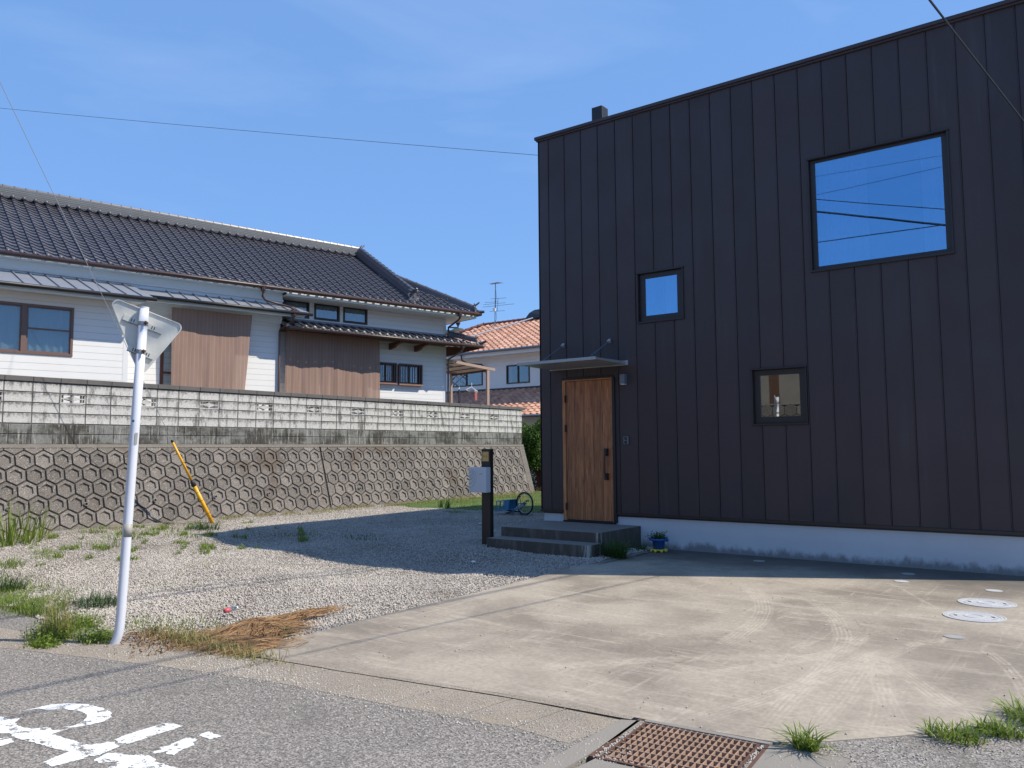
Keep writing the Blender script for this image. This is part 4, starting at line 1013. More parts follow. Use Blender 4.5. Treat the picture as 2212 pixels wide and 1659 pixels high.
for q_ in ((-.10, .016, -.018, .10, 1.7, 5.05), (-.10, .016, -.018, .10, 5.46, 6.0), (-6.14, -6.03, -.418, -.30, 1.7, 5.44), (-10.47, -10.355, -1.718, -1.62, 1.7, 5.16)): part('corner_post', bbox(*q_), 'white', nh)
for k in range(12):   # narrow side face that catches the sun
    z = 3.41 + .155*(k - 1); part('siding_board', bbox(-10.37, -10.358, -1.60, -.42, z, z+.149), 'siding', nh)
def hwin(x0, x1, z0, z1, y, label, panes=1, f_=.045, curt=True, mat='frame', rail=None):
    w = thing('window', None, None); w.parent = nh; w['label'] = label
    q = B(); q.box(x0-.0, x1, y-.03, y+.05, z1-f_, z1).box(x0, x1, y-.035, y+.05, z0, z0+f_).box(x0, x0+f_, y-.03, y+.05, z0+f_, z1-f_).box(x1-f_, x1, y-.03, y+.05, z0+f_, z1-f_)
    part('frame', q, mat, w)
    for k in range(panes):
        a = x0 + f_ + (x1-x0-2*f_) * k / panes; c = x0 + f_ + (x1-x0-2*f_) * (k+1) / panes; yy = y + .012 * (k % 2)
        q = B(); g_ = .03
        q.box(a, c, yy, yy+.02, z0+f_, z0+f_+g_).box(a, c, yy, yy+.02, z1-f_-g_, z1-f_).box(a, a+g_, yy, yy+.02, z0+f_+g_, z1-f_-g_).box(c-g_, c, yy, yy+.02, z0+f_+g_, z1-f_-g_)
        if rail: q.box(a+g_, c-g_, yy, yy+.02, rail-.02, rail+.02)
        part('sash', q, mat, w); part('pane', bbox(a+g_, c-g_, yy+.008, yy+.012, z0+f_+g_, z1-f_-g_), 'oldglass', w)
    if curt: part('curtain', drape(x0+.02, x1-.02, z0+.02, z1-.02, y+.10, .02, 40 * panes, 6. * panes), 'curtain', w, smooth=True)
    part('room', B().box(x0-.2, x1+.2, y+.8, y+.83, z0-.2, z1+.2).box(x0-.23, x0-.2, y+.13, y+.8, z0-.2, z1+.2).box(x1+.2, x1+.23, y+.13, y+.8, z0-.2, z1+.2), 'room', w)
    return w
for (a, c, d_, e), t in zip(UPW, ('left', 'middle', 'right')): hwin(a, c, d_, e, 0, t + ' one of three small upper windows under the eaves')
hwin(-14.2, -12.5, 3.755, 4.87, -1.70, 'left part of the wide bronze sliding window', 1, .05, True, 'sash')
hwin(-12.5, -11.53, 3.755, 4.87, -1.70, 'right sash of the wide bronze sliding window', 1, .05, True, 'sash', 4.33)
for (a, c, d_, e), t in zip(LOW, ('left', 'right')):
    w = hwin(a, c, d_, e, 0, t + ' one of two small windows behind vertical bars', 2, .03, False)
    part('lattice_frame', B().box(a-.02, c+.02, -.13, -.09, d_-.02, d_+.01).box(a-.02, c+.02, -.13, -.09, e-.01, e+.02).box(a-.02, a+.01, -.13, .0, d_+.011, e-.011).box(c-.01, c+.02, -.13, .0, d_+.011, e-.011), 'sash', w)
    n = 8
    for k in range(1, n + 1): x = a + (c - a) * k / (n + 1); part('lattice_bar', bbox(x-.008, x+.008, -.12, -.10, d_+.012, e-.012), 'sash', w)
    part('sill', bbox(a-.03, c+.03, -.15, -.0, d_-.045, d_-.021), 'tan', w)
    part('curtain', bbox(a+.04, c-.04, .09, .1, d_+.03, e-.04), 'curtain', w)
part('door_jamb', B().box(-9.26, -9.18, -.44, -.401, 1.9, 5.0).box(-9.18, -8.6, -.43, -.405, 3.60, 3.66), 'redwood', nh)
part('door_pane', bbox(-9.179, -8.6, -.422, -.412, 1.9, 5.0), 'oldglass', nh); part('door_room', bbox(-9.179, -8.6, -.411, -.4015, 1.9, 5.0), 'room', nh)
# shade cloths --------------------------------------------------
def cloth(name, label, tlx, trx, blx, brx, z1, z0, y, seed):
    rr = random.Random(seed); n, m_ = 90, 26; b = B(); ph = [rr.uniform(0, 6) for _ in range(6)]
    for j in range(m_ + 1):
        t = j / m_; xa = tlx + (blx - tlx) * t; xb = trx + (brx - trx) * t; z = z1 + (z0 - z1) * t
        for i in range(n + 1):
            s = i / n; A_ = .003 + .007 * t
            yy = y + .02*t + A_ * (math.sin(s*17 + ph[0] + t*1.2) + .6*math.sin(s*31 + ph[1] - t*2.4) + .45*math.sin(s*53 + ph[2] + 2*t)) + .02 * math.sin(s*6 + t*3 + ph[3])
            b.v.append((xa + (xb-xa)*s, yy, z + .004*math.sin(s*23 + ph[4])*(1-t)))
    for j in range(m_):
        for i in range(n): a = j*(n+1)+i; b.f.append((a, a+1, a+n+2, a+n+1))
    o = link(name, b.mesh(name), MAT['cloth'], smooth=True); o.location = nh.location; o.rotation_euler = nh.rotation_euler; tag(o, label, 'shade cloth', 'brown shade cloths'); return o
cloth('shade_cloth', 'brown striped shade cloth hung under the grey metal eave', -9.10, -6.98, -9.05, -7.16, 5.30, 2.9, -.72, 3)
cloth('shade_cloth', 'wide brown shade cloth with a centre slit under the lower tile eave', -5.83, -4.33, -5.82, -4.30, 5.04, 2.9, -.34, 8)
cloth('shade_cloth', 'right hand brown shade cloth beside the two barred windows', -4.32, -2.72, -4.28, -2.69, 5.04, 2.9, -.31, 11)
# main roof ------------------------------------------------------
EY, EZ, SLP, RYD = -.86, 6.155, .594, 3.1
zr = EZ + SLP * (RYD - EY)
rf = thing('main_roof', None, None); rf.parent = nh
part('roof_deck', roofslab([(XL, EY, EZ), (.76, EY, EZ), (-1.6, EY + 2.36, EZ + SLP*2.36), (-1.6, RYD, zr), (XL, RYD, zr)]), 'black', rf)
part('roof_deck', roofslab([(XL, 7.06, EZ), (XL, RYD, zr), (-1.6, RYD, zr), (-1.6, 4.70, EZ + SLP*2.36), (.76, 7.06, EZ)]), 'tile', rf)
part('roof_deck', roofslab([(.76, EY, EZ), (.76, 7.06, EZ), (-1.6, 4.70, EZ + SLP*2.36), (-1.6, 1.5, EZ + SLP*2.36)]), 'tile', rf)
part('gable_wall', B().prism([(-1.62, 1.5, EZ+SLP*2.3), (-1.62, 4.7, EZ+SLP*2.3), (-1.62, RYD, zr-.1)], [(-1.75, 1.5, EZ+SLP*2.3), (-1.75, 4.7, EZ+SLP*2.3), (-1.75, RYD, zr-.1)]), 'siding', rf)
up = Vector((0, 1, SLP)).normalized(); S1 = Slope((0, EY, EZ), (1, 0, 0), up)
TW, TL = .2667, .235; TM = tile_mesh(TW, TL + .03, .024, .028, 'tile')
BMd = ball_mesh(.05, .07, 'tile')
Lr = (RYD - EY) * math.sqrt(1 + SLP**2); spots = []
for i in range(-52, 4):
    a = -.10 + i * TW
    if a < -14.9: continue
    for j in range(int(Lr / TL)):
        yy = (j * TL + .1) / math.sqrt(1 + SLP**2)
        lim = .70 - yy if yy < 2.36 else -1.62
        if a + TW*.4 < lim: spots.append((a, j * TL))
spots.sort(key=lambda s: s[0] + s[1] * .05)
lay(TM, 'roof_tile', rf, S1, spots, 300, jit=.003)
BMh = ball_mesh(.046, .05, 'tile'); 
for i in range(-56, 4):
    a = -.10 + i * TW - TW * .47
    if a < -14.9 or a > .7: continue
    o = link('eave_boss', BMh, None, rf); o.location = S1.p(a, -.01, .028)
# second slope (right-hand hip) tiles, joined
S2_ = Slope((.76, EY, EZ), (0, 1, 0), (-1, 0, SLP)); sp2 = []
for i in range(1, 29):
    a = i * TW
    for j in range(int(2.36 * math.sqrt(1+SLP**2) / TL)):
        q = (j*TL+.1) / math.sqrt(1+SLP**2)
        if q < a - .1 and q < 7.92 - a - .1: sp2.append((a, j*TL))
lay(TM, 'roof_tile', rf, S2_, sp2, 0)
def stackridge(p0, p1, w, h, layers, parent, capr, name, seg=.27, mat='tile', trim=0.):
    p0, p1 = Vector(p0), Vector(p1); d = (p1 - p0).normalized(); side = d.cross(Vector((0, 0, 1))).normalized(); upv = side.cross(d).normalized()
    for k in range(layers):
        ww = w * (1 - .10 * k / layers) / 2; z0_ = h * k / layers; z1_ = h * (k + 1) / layers - .008
        P = [p0 - side*ww + upv*z0_, p0 + side*ww + upv*z0_, p0 + side*ww + upv*z1_, p0 - side*ww + upv*z1_]
        part(name + '_course', B().prism(P, [q + (p1 - p0) for q in P]), mat, parent)
        ww -= .02; P = [p0 - side*ww + upv*(z1_-.002), p0 + side*ww + upv*(z1_-.002), p0 + side*ww + upv*(z1_+.0095), p0 - side*ww + upv*(z1_+.0095)]
        part(name + '_joint', B().prism(P, [q + (p1 - p0) for q in P]), 'black', parent)
    b = B(); capline(b, [p0 + upv*(h+.01), p1 + upv*(h+.01)], capr, seg); part(name + '_cap', b, 'tile', parent, smooth=False)
    return upv
stackridge((XL, RYD, zr-.02), (-1.62, RYD, zr-.02), .34, .26, 5, rf, .075, 'ridge', .27, 'ridgetile')
BM2 = ball_mesh(.05, .07, 'tileglint')
cres = B(); n = 8
for k in range(n):
    t0, t1 = math.pi*(1.08 + .84*k/n), math.pi*(1.08 + .84*(k+1)/n); P = lambda rr, t, y: (rr*math.cos(t)*1.1, y, rr*math.sin(t)*.8)
    cres.prism([P(.105, t0, 0), P(.105, t1, 0), P(.068, t1, 0), P(.068, t0, 0)], [P(.105, t0, .05), P(.105, t1, .05), P(.068, t1, .05), P(.068, t0, .05)])
CR = cres.mesh('crescent_tile'); CR.materials.append(MAT['tileglint']); CRd = cres.mesh('crescent_tile'); CRd.materials.append(MAT['tile'])
for i in range(-52, -5):
    a = -.10 + i * TW - TW*.47
    if a < -14.9 or a > -1.9: continue
    p = Vector((a, RYD - .26, zr - .05)); o = link('ridge_boss', BMd, None, rf); o.location = p
    o = link('crescent_tile', CRd, None, rf); o.location = p + Vector((TW*.5, .0, .045))
# descending ridge and hips
def onroof(x, y, c=0.): return Vector((x, y, EZ + SLP*(y - EY) + c))
stackridge(onroof(-1.66, RYD-.1, .02), onroof(-1.62, EY + .42, .02), .25, .24, 4, rf, .088, 'verge_ridge', .25)
stackridge(onroof(-1.5, EY + 2.26, -.05), onroof(.62, EY + .14, -.05), .22, .16, 3, rf, .07, 'hip_ridge', .36)
stackridge(Vector((-1.5, 4.8, EZ+SLP*2.26)), Vector((.62, 6.92, EZ+.08)), .22, .16, 3, rf, .07, 'hip_ridge', .36)
def finial(p, parent, sc, d, name='ridge_end_ornament', mat='tile'):
    p = Vector(p); d = Vector(d).normalized(); s = d.cross(Vector((0, 0, 1))).normalized(); z = Vector((0, 0, 1)); b = B()
    def bx(cx, cz, hx, hz, d0, d1): P = [p + s*(cx+a*hx) + z*(cz+c*hz) + d*d0 for a, c in ((-1,-1),(1,-1),(1,1),(-1,1))]; b.prism(P, [q + d*(d1-d0) for q in P])
    bx(0, .10*sc, .15*sc, .10*sc, -.04, .04); bx(0, .26*sc, .10*sc, .08*sc, -.03, .035)
    for g_ in (-1, 1):
        b.tube([p + s*g_*.10*sc + z*.05*sc, p + s*g_*.20*sc + z*.10*sc, p + s*g_*.24*sc + z*.20*sc, p + s*g_*.17*sc + z*.27*sc, p + s*g_*.12*sc + z*.22*sc], [.05*sc, .045*sc, .035*sc, .03*sc, .02*sc], 7)
        b.tube([p + s*g_*.04*sc + z*.30*sc, p + s*g_*.12*sc + z*.36*sc, p + s*g_*.22*sc + z*.42*sc], [.04*sc, .032*sc, .012*sc], 6)
    b.tube([p + z*.31*sc - d*.05, p + z*.38*sc + d*.12*sc, p + z*.50*sc + d*.26*sc], [.055*sc, .05*sc, .035*sc], 8)
    part(name, b, mat, parent)
    q = B(); q.tube([p + z*.17*sc + d*.04, p + z*.17*sc + d*.07], .04*sc, 10)
    for g_ in (-1, 1): q.tube([p + s*g_*.17*sc + z*.07*sc + d*.0, p + s*g_*.17*sc + z*.07*sc + d*.06], .04*sc, 10)
    part('ornament_boss', q, 'tileglint', parent)
finial((-1.56, RYD, zr + .06), rf, .72, (1, 0, 0)); finial(onroof(-1.62, EY + .34, .0), rf, .85, (0, -1, -.3)); finial(onroof(.66, EY + .10, .0), rf, .62, (.7, -.7, 0))
part('corner_horn', B().tube([onroof(.60, EY+.1, .05), onroof(.76, EY-.03, .05), onroof(.88, EY-.15, .13)], [.07, .06, .045], 8), 'tile', rf)
# eaves, soffit, gutters
part('fascia', B().box(-6.02, .70, -.80, -.775, 5.97, 6.115).box(.676, .70, -.774, 7.0, 5.97, 6.115), 'white', nh)
part('soffit', B().box(-6.02, .675, -.774, -.02, 5.985, 6.0).box(.02, .675, -.019, 6.9, 5.985, 6.0), 'white', nh)
part('upper_band', bbox(XL, -6.0, -.47, -.02, 5.2, 6.09), 'bluewhite', nh); part('fascia', bbox(XL, -6.021, -.80, -.775, 6.055, 6.125), 'bluewhite', nh); part('soffit', bbox(XL, -6.021, -.774, -.471, 6.06, 6.075), 'bluewhite', nh)
part('flashing', bbox(XL, -5.99, -.515, -.471, 5.82, 5.872), 'white', nh)
def gutter(pts, parent, mat, rad=.052): part('gutter', B().tube(pts, rad, 8), mat, parent, smooth=True)
gutter([(XL, EY-.055, EZ-.045), (.80, EY-.055, EZ-.045)], nh, 'brown'); gutter([(.81, EY-.05, EZ-.045), (.81, 6.9, EZ-.045)], nh, 'brown')
b = B()
for k in range(34): x = .5 - k * .5; b.tube([(x, EY-.10, EZ-.05), (x, EY-.06, EZ-.115), (x, EY+.06, EZ-.10)], .006, 4)
part('gutter_hooks', b, 'brown', nh)
def hopper(x, y, z): part('rain_hopper', B().box(x-.07, x+.07, y-.06, y+.06, z-.02, z+.05).box(x-.055, x+.055, y-.05, y+.05, z-.13, z-.021).lathe([(.03, -.2), (.045, -.131)], 10, (x, y, z)).tube([(x, y-.05, z-.07), (x, y-.065, z-.07)], .032, 10), 'brown', nh)
hopper(-6.75, -.9, 6.12); hopper(-.05, -.9, 6.10); hopper(-5.95, -1.12, 5.46); hopper(.05, -.9, 5.06); hopper(.78, .35, 6.05)
part('downpipe', B().tube([(-6.75, -.9, 5.95), (-6.75, -.86, 5.84), (-6.62, -.75, 5.76), (-6.0, -1.0, 5.60), (-5.95, -1.12, 5.52)], .03, 8), 'brown', nh, smooth=True)
part('downpipe', B().tube([(-5.95, -1.12, 5.30), (-5.95, -1.08, 5.20), (-6.06, -.50, 5.03), (-6.07, -.47, 4.96)], .03, 8), 'brown', nh, smooth=True)
part('downpipe', B().tube([(-6.07, -.47, 4.97), (-6.07, -.47, 4.4), (-6.07, -.47, 1.9)], .031, 8), 'dpipe', nh, smooth=True)
part('downpipe', B().tube([(-.05, -.9, 5.92), (-.03, -.8, 5.86), (.05, -.10, 5.70), (.06, -.08, 5.60), (.06, -.08, 5.42)], .03, 8), 'brown', nh, smooth=True)
part('downpipe', B().tube([(.06, -.08, 5.43), (.06, -.14, 5.40), (.05, -.86, 5.14)], .028, 8), 'dpipe', nh, smooth=True)
part('downpipe', B().tube([(.05, -.9, 4.9), (.05, -.82, 4.80), (.06, -.09, 4.62), (.06, -.07, 4.5), (.06, -.07, 1.9)], .03, 8), 'dpipe', nh, smooth=True)
part('downpipe', B().tube([(.78, .35, 5.86), (.74, .3, 5.80), (.14, .0, 5.72), (.07, -.05, 5.62)], .026, 8), 'brown', nh, smooth=True)
# lower tile roof on the right -------------------------------------
lr = thing('lower_roof', None, None); lr.parent = nh
LY, LZ, LS = -.88, 5.085, .36
part('roof_deck', roofslab([(-6.02, LY, LZ), (.86, LY, LZ), (.0, -.0, LZ + .88*LS), (-6.02, -.0, LZ + .88*LS)], .04), 'black', lr)
part('roof_deck', roofslab([(.86, LY, LZ), (.86, 5, LZ), (.0, 5, LZ + .88*LS), (.0, .0, LZ + .88*LS)], .04), 'tile', lr)
S3 = Slope((0, LY, LZ), (1, 0, 0), (0, 1, LS)); TM2 = tile_mesh(TW, TL + .03, .022, .026, 'tile', .045); sp3 = []
for i in range(-22, 4):
    a = -.02 + i * TW
    for j in range(4):
        if a + .1 < .80 - j*.22: sp3.append((a, j*.225))
lay(TM2, 'roof_tile', lr, S3, sp3, 300, jit=.002)
for i in range(-22, 4):
    a = -.02 + i * TW - TW*.47
    if a > .8: continue
    o = link('eave_boss', BM2, None, lr); o.location = S3.p(a, .012, .022)
    o = link('crescent_tile', CR, None, lr); o.location = S3.p(a + TW*.52, -.012, .055)
sp4 = [(i*TW, j*.225) for i in range(2, 20) for j in range(4) if j*.22 < i*TW - .1]
lay(TM2, 'roof_tile', lr, Slope((.86, LY, LZ), (0, 1, 0), (-1, 0, LS)), sp4, 0)
part('roof_flashing', B().box(-6.02, -.02, -.045, -.016, 5.375, 5.452).box(-6.02, -.02, -.10, -.046, 5.375, 5.40), 'seam', lr)
stackridge(Vector((.05, -.05, LZ + .86*LS + .03)), Vector((.72, -.73, LZ + .10)), .2, .10, 2, lr, .062, 'hip_ridge', .3)
finial((.72, -.74, LZ + .10), lr, .36, (.7, -.7, 0)); part('corner_horn', B().tube([(.74, -.76, LZ+.06), (.86, -.88, LZ+.06), (.97, -.99, LZ+.13)], [.06, .05, .04], 8), 'tile', lr)
part('eave_board', B().box(-6.0, .82, LY+.03, LY+.06, LZ-.10, LZ-.035).box(.79, .82, LY+.061, 5, LZ-.10, LZ-.035), 'redwood', lr)
part('eave_lining', B().prism([(-6.0, LY+.06, LZ-.07), (.78, LY+.06, LZ-.07), (.0, -.016, LZ-.0), (-6.0, -.016, LZ-.0)], [(-6.0, LY+.06, LZ-.05), (.78, LY+.06, LZ-.05), (.0, -.016, LZ+.02), (-6.0, -.016, LZ+.02)]), 'redwood', lr)
gutter([(-6.02, LY-.06, LZ-.06), (.86, LY-.06, LZ-.06)], lr, 'brown', .045); gutter([(.91, LY-.05, LZ-.06), (.91, 5, LZ-.06)], lr, 'brown', .045)
for x in (-2.18, -1.22):
    part('bracket', B().prism([(x-.045, -.02, 4.98), (x-.045, -.72, 5.0), (x-.045, -.70, 4.93), (x-.045, -.45, 4.90), (x-.045, -.3, 4.82), (x-.045, -.02, 4.78)], [(x+.045, -.02, 4.98), (x+.045, -.72, 5.0), (x+.045, -.70, 4.93), (x+.045, -.45, 4.90), (x+.045, -.3, 4.82), (x+.045, -.02, 4.78)]), 'redwood', lr)
part('eave_gable_board', B().prism([(.02, .0, 5.05), (.80, -.80, 5.0), (.80, -.80, 4.95), (.02, .0, 4.72)], [(.05, .03, 5.05), (.83, -.77, 5.0), (.83, -.77, 4.95), (.05, .03, 4.72)]), 'redwood', lr)
# metal lean-to roofs ---------------------------------------------
def lean(x0, x1, y1, z1, xoff, label, endskew=0.):
    t = thing('metal_roof', None, None); t.parent = nh; t['label'] = label
    zt = 5.93; y0 = -.012; L = math.hypot(y1 - y0, z1 - zt)
    part('eave_beam', B().box(x0, x1 - .15, y1+.06, y1+.10, z1-.14, z1-.05), 'bluewhite', t)
    part('soffit', B().prism([(x0, y1+.1, z1-.10), (x1-.15, y1+.1, z1-.10), (x1-.15, -.06, z1-.04), (x0, -.06, z1-.04)], [(x0, y1+.1, z1-.08), (x1-.15, y1+.1, z1-.08), (x1-.15, -.06, z1-.02), (x0, -.06, z1-.02)]), 'white', t)
    gutter([(x0, y1-.036, z1-.047), (x1+.05, y1-.036, z1-.047)], t, 'black', .047)
    xs_ = []; x = xoff
    while x < x1: 
        if x > x0: xs_.append(x)
        x += .34
    E_ = [x0] + xs_ + [x1]
    for a, c in zip(E_, E_[1:]):
        if c - a < .03: continue
        ct = c - endskew if c == x1 else c
        part('roof_sheet', B().prism([(a+.002, y1, z1), (c-.002, y1, z1), (ct-.002, y0, zt), (a+.002, y0, zt)], [(a+.002, y1, z1-.03), (c-.002, y1, z1-.03), (ct-.002, y0, zt-.03), (a+.002, y0, zt-.03)]), 'seam', t)
    sk = Vector((0, y0 - y1, zt - z1)).normalized(); nv = Vector((0, -sk.z, sk.y)); nv = nv if nv.z > 0 else -nv
    for c in xs_:
        p, q = Vector((c, y1 + .02, z1)), Vector((c, y0 - .0, zt)); w_ = Vector((.011, 0, 0))
        part('standing_seam', B().prism([p - w_ + nv*.001, p + w_ + nv*.001, p + w_ + nv*.034, p - w_ + nv*.034], [q - w_ + nv*.001, q + w_ + nv*.001, q + w_ + nv*.034, q - w_ + nv*.034]), 'seam', t)
lean(XL, -9.98, -2.30, 5.205, -12.62, 'left lower section of the grey standing seam roof')
lean(-9.978, -5.45, -1.12, 5.475, -9.18 + .0, 'right section of the grey standing seam roof', .55)
# ------------------------------------------------------------------ patio cover beside the white house
pc = thing('patio_cover', 'beige patio canopy with cream panels at the end of the white house', 'canopy', nh.location, nh.rotation_euler.z)
def beam(p, q, w, h, name='beam', mat='terr', par=pc):
    p, q = Vector(p), Vector(q); d = (q-p).normalized(); s = d.cross(Vector((0,0,1))).normalized()*w/2; z = s.cross(d).normalized()*h/2
    P = [p-s-z, p+s-z, p+s+z, p-s+z]; part(name, B().prism(P, [v+(q-p) for v in P]), mat, par)
beam((.20, .38, 4.66), (2.42, .38, 4.44), .06, .095); beam((.20, 1.35, 4.70), (1.35, 1.35, 4.56), .05, .07); beam((.2, 2.6, 4.66), (2.42, 2.6, 4.44), .06, .095)
beam((2.12, .44, 4.40), (2.12, 2.58, 4.40), .06, .07, 'beam', 'redwood')
for k in range(4): beam((.30 + .52*k, .44, 4.655 - .05*k), (.30 + .52*k, 2.56, 4.655 - .05*k), .025, .03, 'purlin', 'brown')
for k in range(4): part('roof_panel', B().prism([(.31+.52*k, .41, 4.69-.052*k), (.81+.52*k, .41, 4.64-.052*k), (.81+.52*k, 2.57, 4.64-.052*k), (.31+.52*k, 2.57, 4.69-.052*k)], [(.31+.52*k, .41, 4.684-.052*k), (.81+.52*k, .41, 4.634-.052*k), (.81+.52*k, 2.57, 4.634-.052*k), (.31+.52*k, 2.57, 4.684-.052*k)]), 'panel', pc)
part('post', bbox(2.05, 2.15, .34, .42, 1.5, 4.40), 'terr', pc); part('post', bbox(2.05, 2.13, 2.55, 2.62, 1.5, 4.40), 'terr', pc); part('post', bbox(.55, .60, 1.6, 1.65, 1.5, 4.5), 'panel', pc)
# washing on a peg hanger ------------------------------------------
lh = thing('laundry_hanger', 'white peg hanger with small clothes under the beige canopy', 'laundry hanger', (-9.55, 9.55, 3.62), R(120))
b = B(); b.box(-.33, .33, -.16, -.145, 0, .016).box(-.33, .33, .145, .16, 0, .016).box(-.33, -.315, -.145, .145, 0, .016).box(.315, .33, -.145, .145, 0, .016).box(-.01, .01, -.144, .144, .001, .015)
for s, t in ((-1,-1),(1,-1),(-1,1),(1,1)): b.tube([(s*.31, t*.15, .01), (0, 0, .14)], .006, 5)
b.tube([(0, 0, .13), (0, 0, .2), (.03, 0, .235), (.0, 0, .26), (-.03, 0, .24)], .009, 6); part('peg_frame', b, 'plast', lh)
for k in range(9): part('peg', bbox(-.31+.077*k, -.295+.077*k, -.16, -.148, -.06, -.001), 'plast', lh)
for x0_, x1_, c in ((-.31, -.15, 'pink'), (-.11, .06, 'tan'), (.08, .20, 'navy'), (.22, .31, 'pink')):
    part('garment', drape(x0_, x1_, -.36 + .03*random.random(), -.05, -.15 - .01, .012, 14, 2.), c, lh, smooth=True)
lg = thing('hanging_garment', 'dark garment hanging behind the peg hanger of washing', 'garment', (-10.15, 9.6, 3.36), R(120))
part('cloth', drape(-.14, .14, -.3, .33, 0, .02, 16, 2.), 'navy', lg, smooth=True); part('hanger', B().tube([(-.15, 0, .33), (0, 0, .40), (.15, 0, .33)], .01, 5).tube([(0, 0, .4), (.0, 0, .47)], .005, 5), 'plast', lg)

# ------------------------------------------------------------------ orange roofed house
oh = thing('orange_roofed_house', 'pale house with an orange clay tile roof beyond the walls', 'house', (0, 17, 0))
oW = [(-13.68, -12.40, 4.53, 5.37), (-17.05, -15.08, 4.55, 5.25)]
b = B()
for a, c, d_, e in cells(-20.8, -4, 0, 5.93, oW): b.box(a, c, 0, .12, d_, e)
b.box(-20.8, -20.68, .121, 7.2, 0, 5.93).box(-4.12, -4, .121, 7.2, 0, 5.93).box(-20.8, -4, 7.21, 7.3, 0, 5.93); part('wall', b, 'siding', oh)
for k in range(11):
    z = 4.36 + .15*k
    for a, c, d_, e in cells(-17.8, -9, z, min(z + .144, 5.84), [(w[0]-.03, w[1]+.03, w[2]-.03, w[3]+.03) for w in oW]):
        if e > d_ + .01: part('siding_board', bbox(a, c, -.013, -.001, d_, e), 'siding', oh)
def owin(o, label, lattice=False):
    w = thing('window', None, None); w.parent = oh; w['label'] = label; x0, x1, z0, z1 = o
    q = B(); f_ = .05; q.box(x0, x1, -.04, .06, z0, z0+f_).box(x0, x1, -.04, .06, z1-f_, z1).box(x0, x0+f_, -.04, .06, z0+f_, z1-f_).box(x1-f_, x1, -.04, .06, z0+f_, z1-f_).box((x0+x1)/2-.03, (x0+x1)/2+.03, -.03, .05, z0+f_, z1-f_)
    part('frame', q, 'frame', w)
    part('pane', bbox(x0+f_, (x0+x1)/2-.03, .01, .02, z0+f_, z1-f_), 'oldglass', w); part('pane', bbox((x0+x1)/2+.03, x1-f_, .01, .02, z0+f_, z1-f_), 'oldglass', w)
    part('room', bbox(x0-.1, x1+.1, .5, .52, z0-.1, z1+.1), 'room', w)
    if lattice:
        a, c = x0 + f_ + .03, (x0+x1)/2 - .05; q = B(); g_ = B()
        def bar(bb, p, r_, yy): bb.tube([(p[0], yy, p[1]), (r_[0], yy, r_[1])], .022, 4)
        bar(q, (a, z0+.07), (c, z1-.07), -.01); bar(q, (a, z1-.07), (c, z0+.07), -.012); part('lattice', q, 'curtain', w)
        mx_ = (a+c)/2; mz = (z0+z1)/2
        for p, r_ in (((a, mz), (mx_, z1-.07)), ((mx_, z1-.07), (c, mz)), ((a, mz-.1), (mx_-.1, z0+.07)), ((mx_+.15, z1-.07), (c, mz+.15))): bar(g_, p, r_, .0)
        part('green_lattice', g_, 'turf', w)
owin(oW[0], 'dark shuttered window right of the canopy post'); owin(oW[1], 'dark window with white crossed lattice under the canopy', True)
orf = thing('main_roof', None, None); orf.parent = oh
OS = .5; E0 = (-.7, 6.03)
part('roof_deck', roofslab([(-21.4, -.7, 6.03), (-3.3, -.7, 6.03), (-7.1, 3.15, 7.955), (-17.5, 3.15, 7.955)]), 'redtile', orf)
part('roof_deck', roofslab([(-21.4, 7.9, 6.03), (-21.4, -.7, 6.03), (-17.5, 3.15, 7.955), (-17.5, 4.0, 7.955)]), 'redtile', orf)
part('roof_deck', roofslab([(-3.3, 7.9, 6.03), (-21.4, 7.9, 6.03), (-17.5, 4.0, 7.955), (-7.1, 4.0, 7.955)]), 'redtile', orf)
part('roof_deck', roofslab([(-17.5, 3.15, 7.955), (-7.1, 3.15, 7.955), (-7.1, 4.0, 7.955), (-17.5, 4.0, 7.955)]), 'redtile', orf)
S5 = Slope((0, -.7, 6.03), (1, 0, 0), (0, 1, OS)); OW, OL = .305, .285
OM_ = tile_mesh(OW, OL + .03, .03, .034, 'orange'); so5 = []
for i in range(-70, -11):
    a = i * OW
    for j in range(15):
        yy = (j*OL + .1) / math.sqrt(1 + OS**2)
        if a - .1 > -21.4 + yy*1.01 and a + .1 < -3.4 - yy: so5.append((a, j*OL))
so5.sort(key=lambda s: abs(s[0] + 14.6)); lay(OM_, 'roof_tile', orf, S5, so5, 300, jit=.004, rotj=.01)
b = B(); capline(b, [(-17.6, 3.2, 8.0), (-7.0, 3.2, 8.0)], .10, .32); part('ridge_cap', b, 'redtile', orf)
b = B(); capline(b, [(-21.4, -.7, 6.10), (-17.5, 3.15, 8.02)], .10, .32); part('hip_cap', b, 'redtile', orf)
part('snow_pipe', B().tube([(-17.0, 1.0, 7.02), (-14.2, 3.0, 8.02)], .035, 6), 'plast', orf)
part('fascia', bbox(-21.3, -3.4, -.66, -.62, 5.80, 5.98), 'siding', orf); part('soffit', bbox(-21.3, -3.4, -.61, -.002, 5.84, 5.86), 'siding', orf)
gutter([(-21.4, -.77, 5.99), (-3.3, -.77, 5.99)], orf, 'gutterm', .06)
part('drain_hose', B().tube([(-15.75, -.76, 5.93), (-15.72, -.74, 5.7), (-15.55, -.5, 5.55), (-15.0, -.2, 5.5), (-14.85, -.06, 5.3), (-14.84, -.05, 5.1)], .035, 7), 'black', oh, smooth=True)
solr = thing('solar_heater', 'dark box of a solar water heater on the orange roof ridge', 'solar heater', (0, 0, 0))
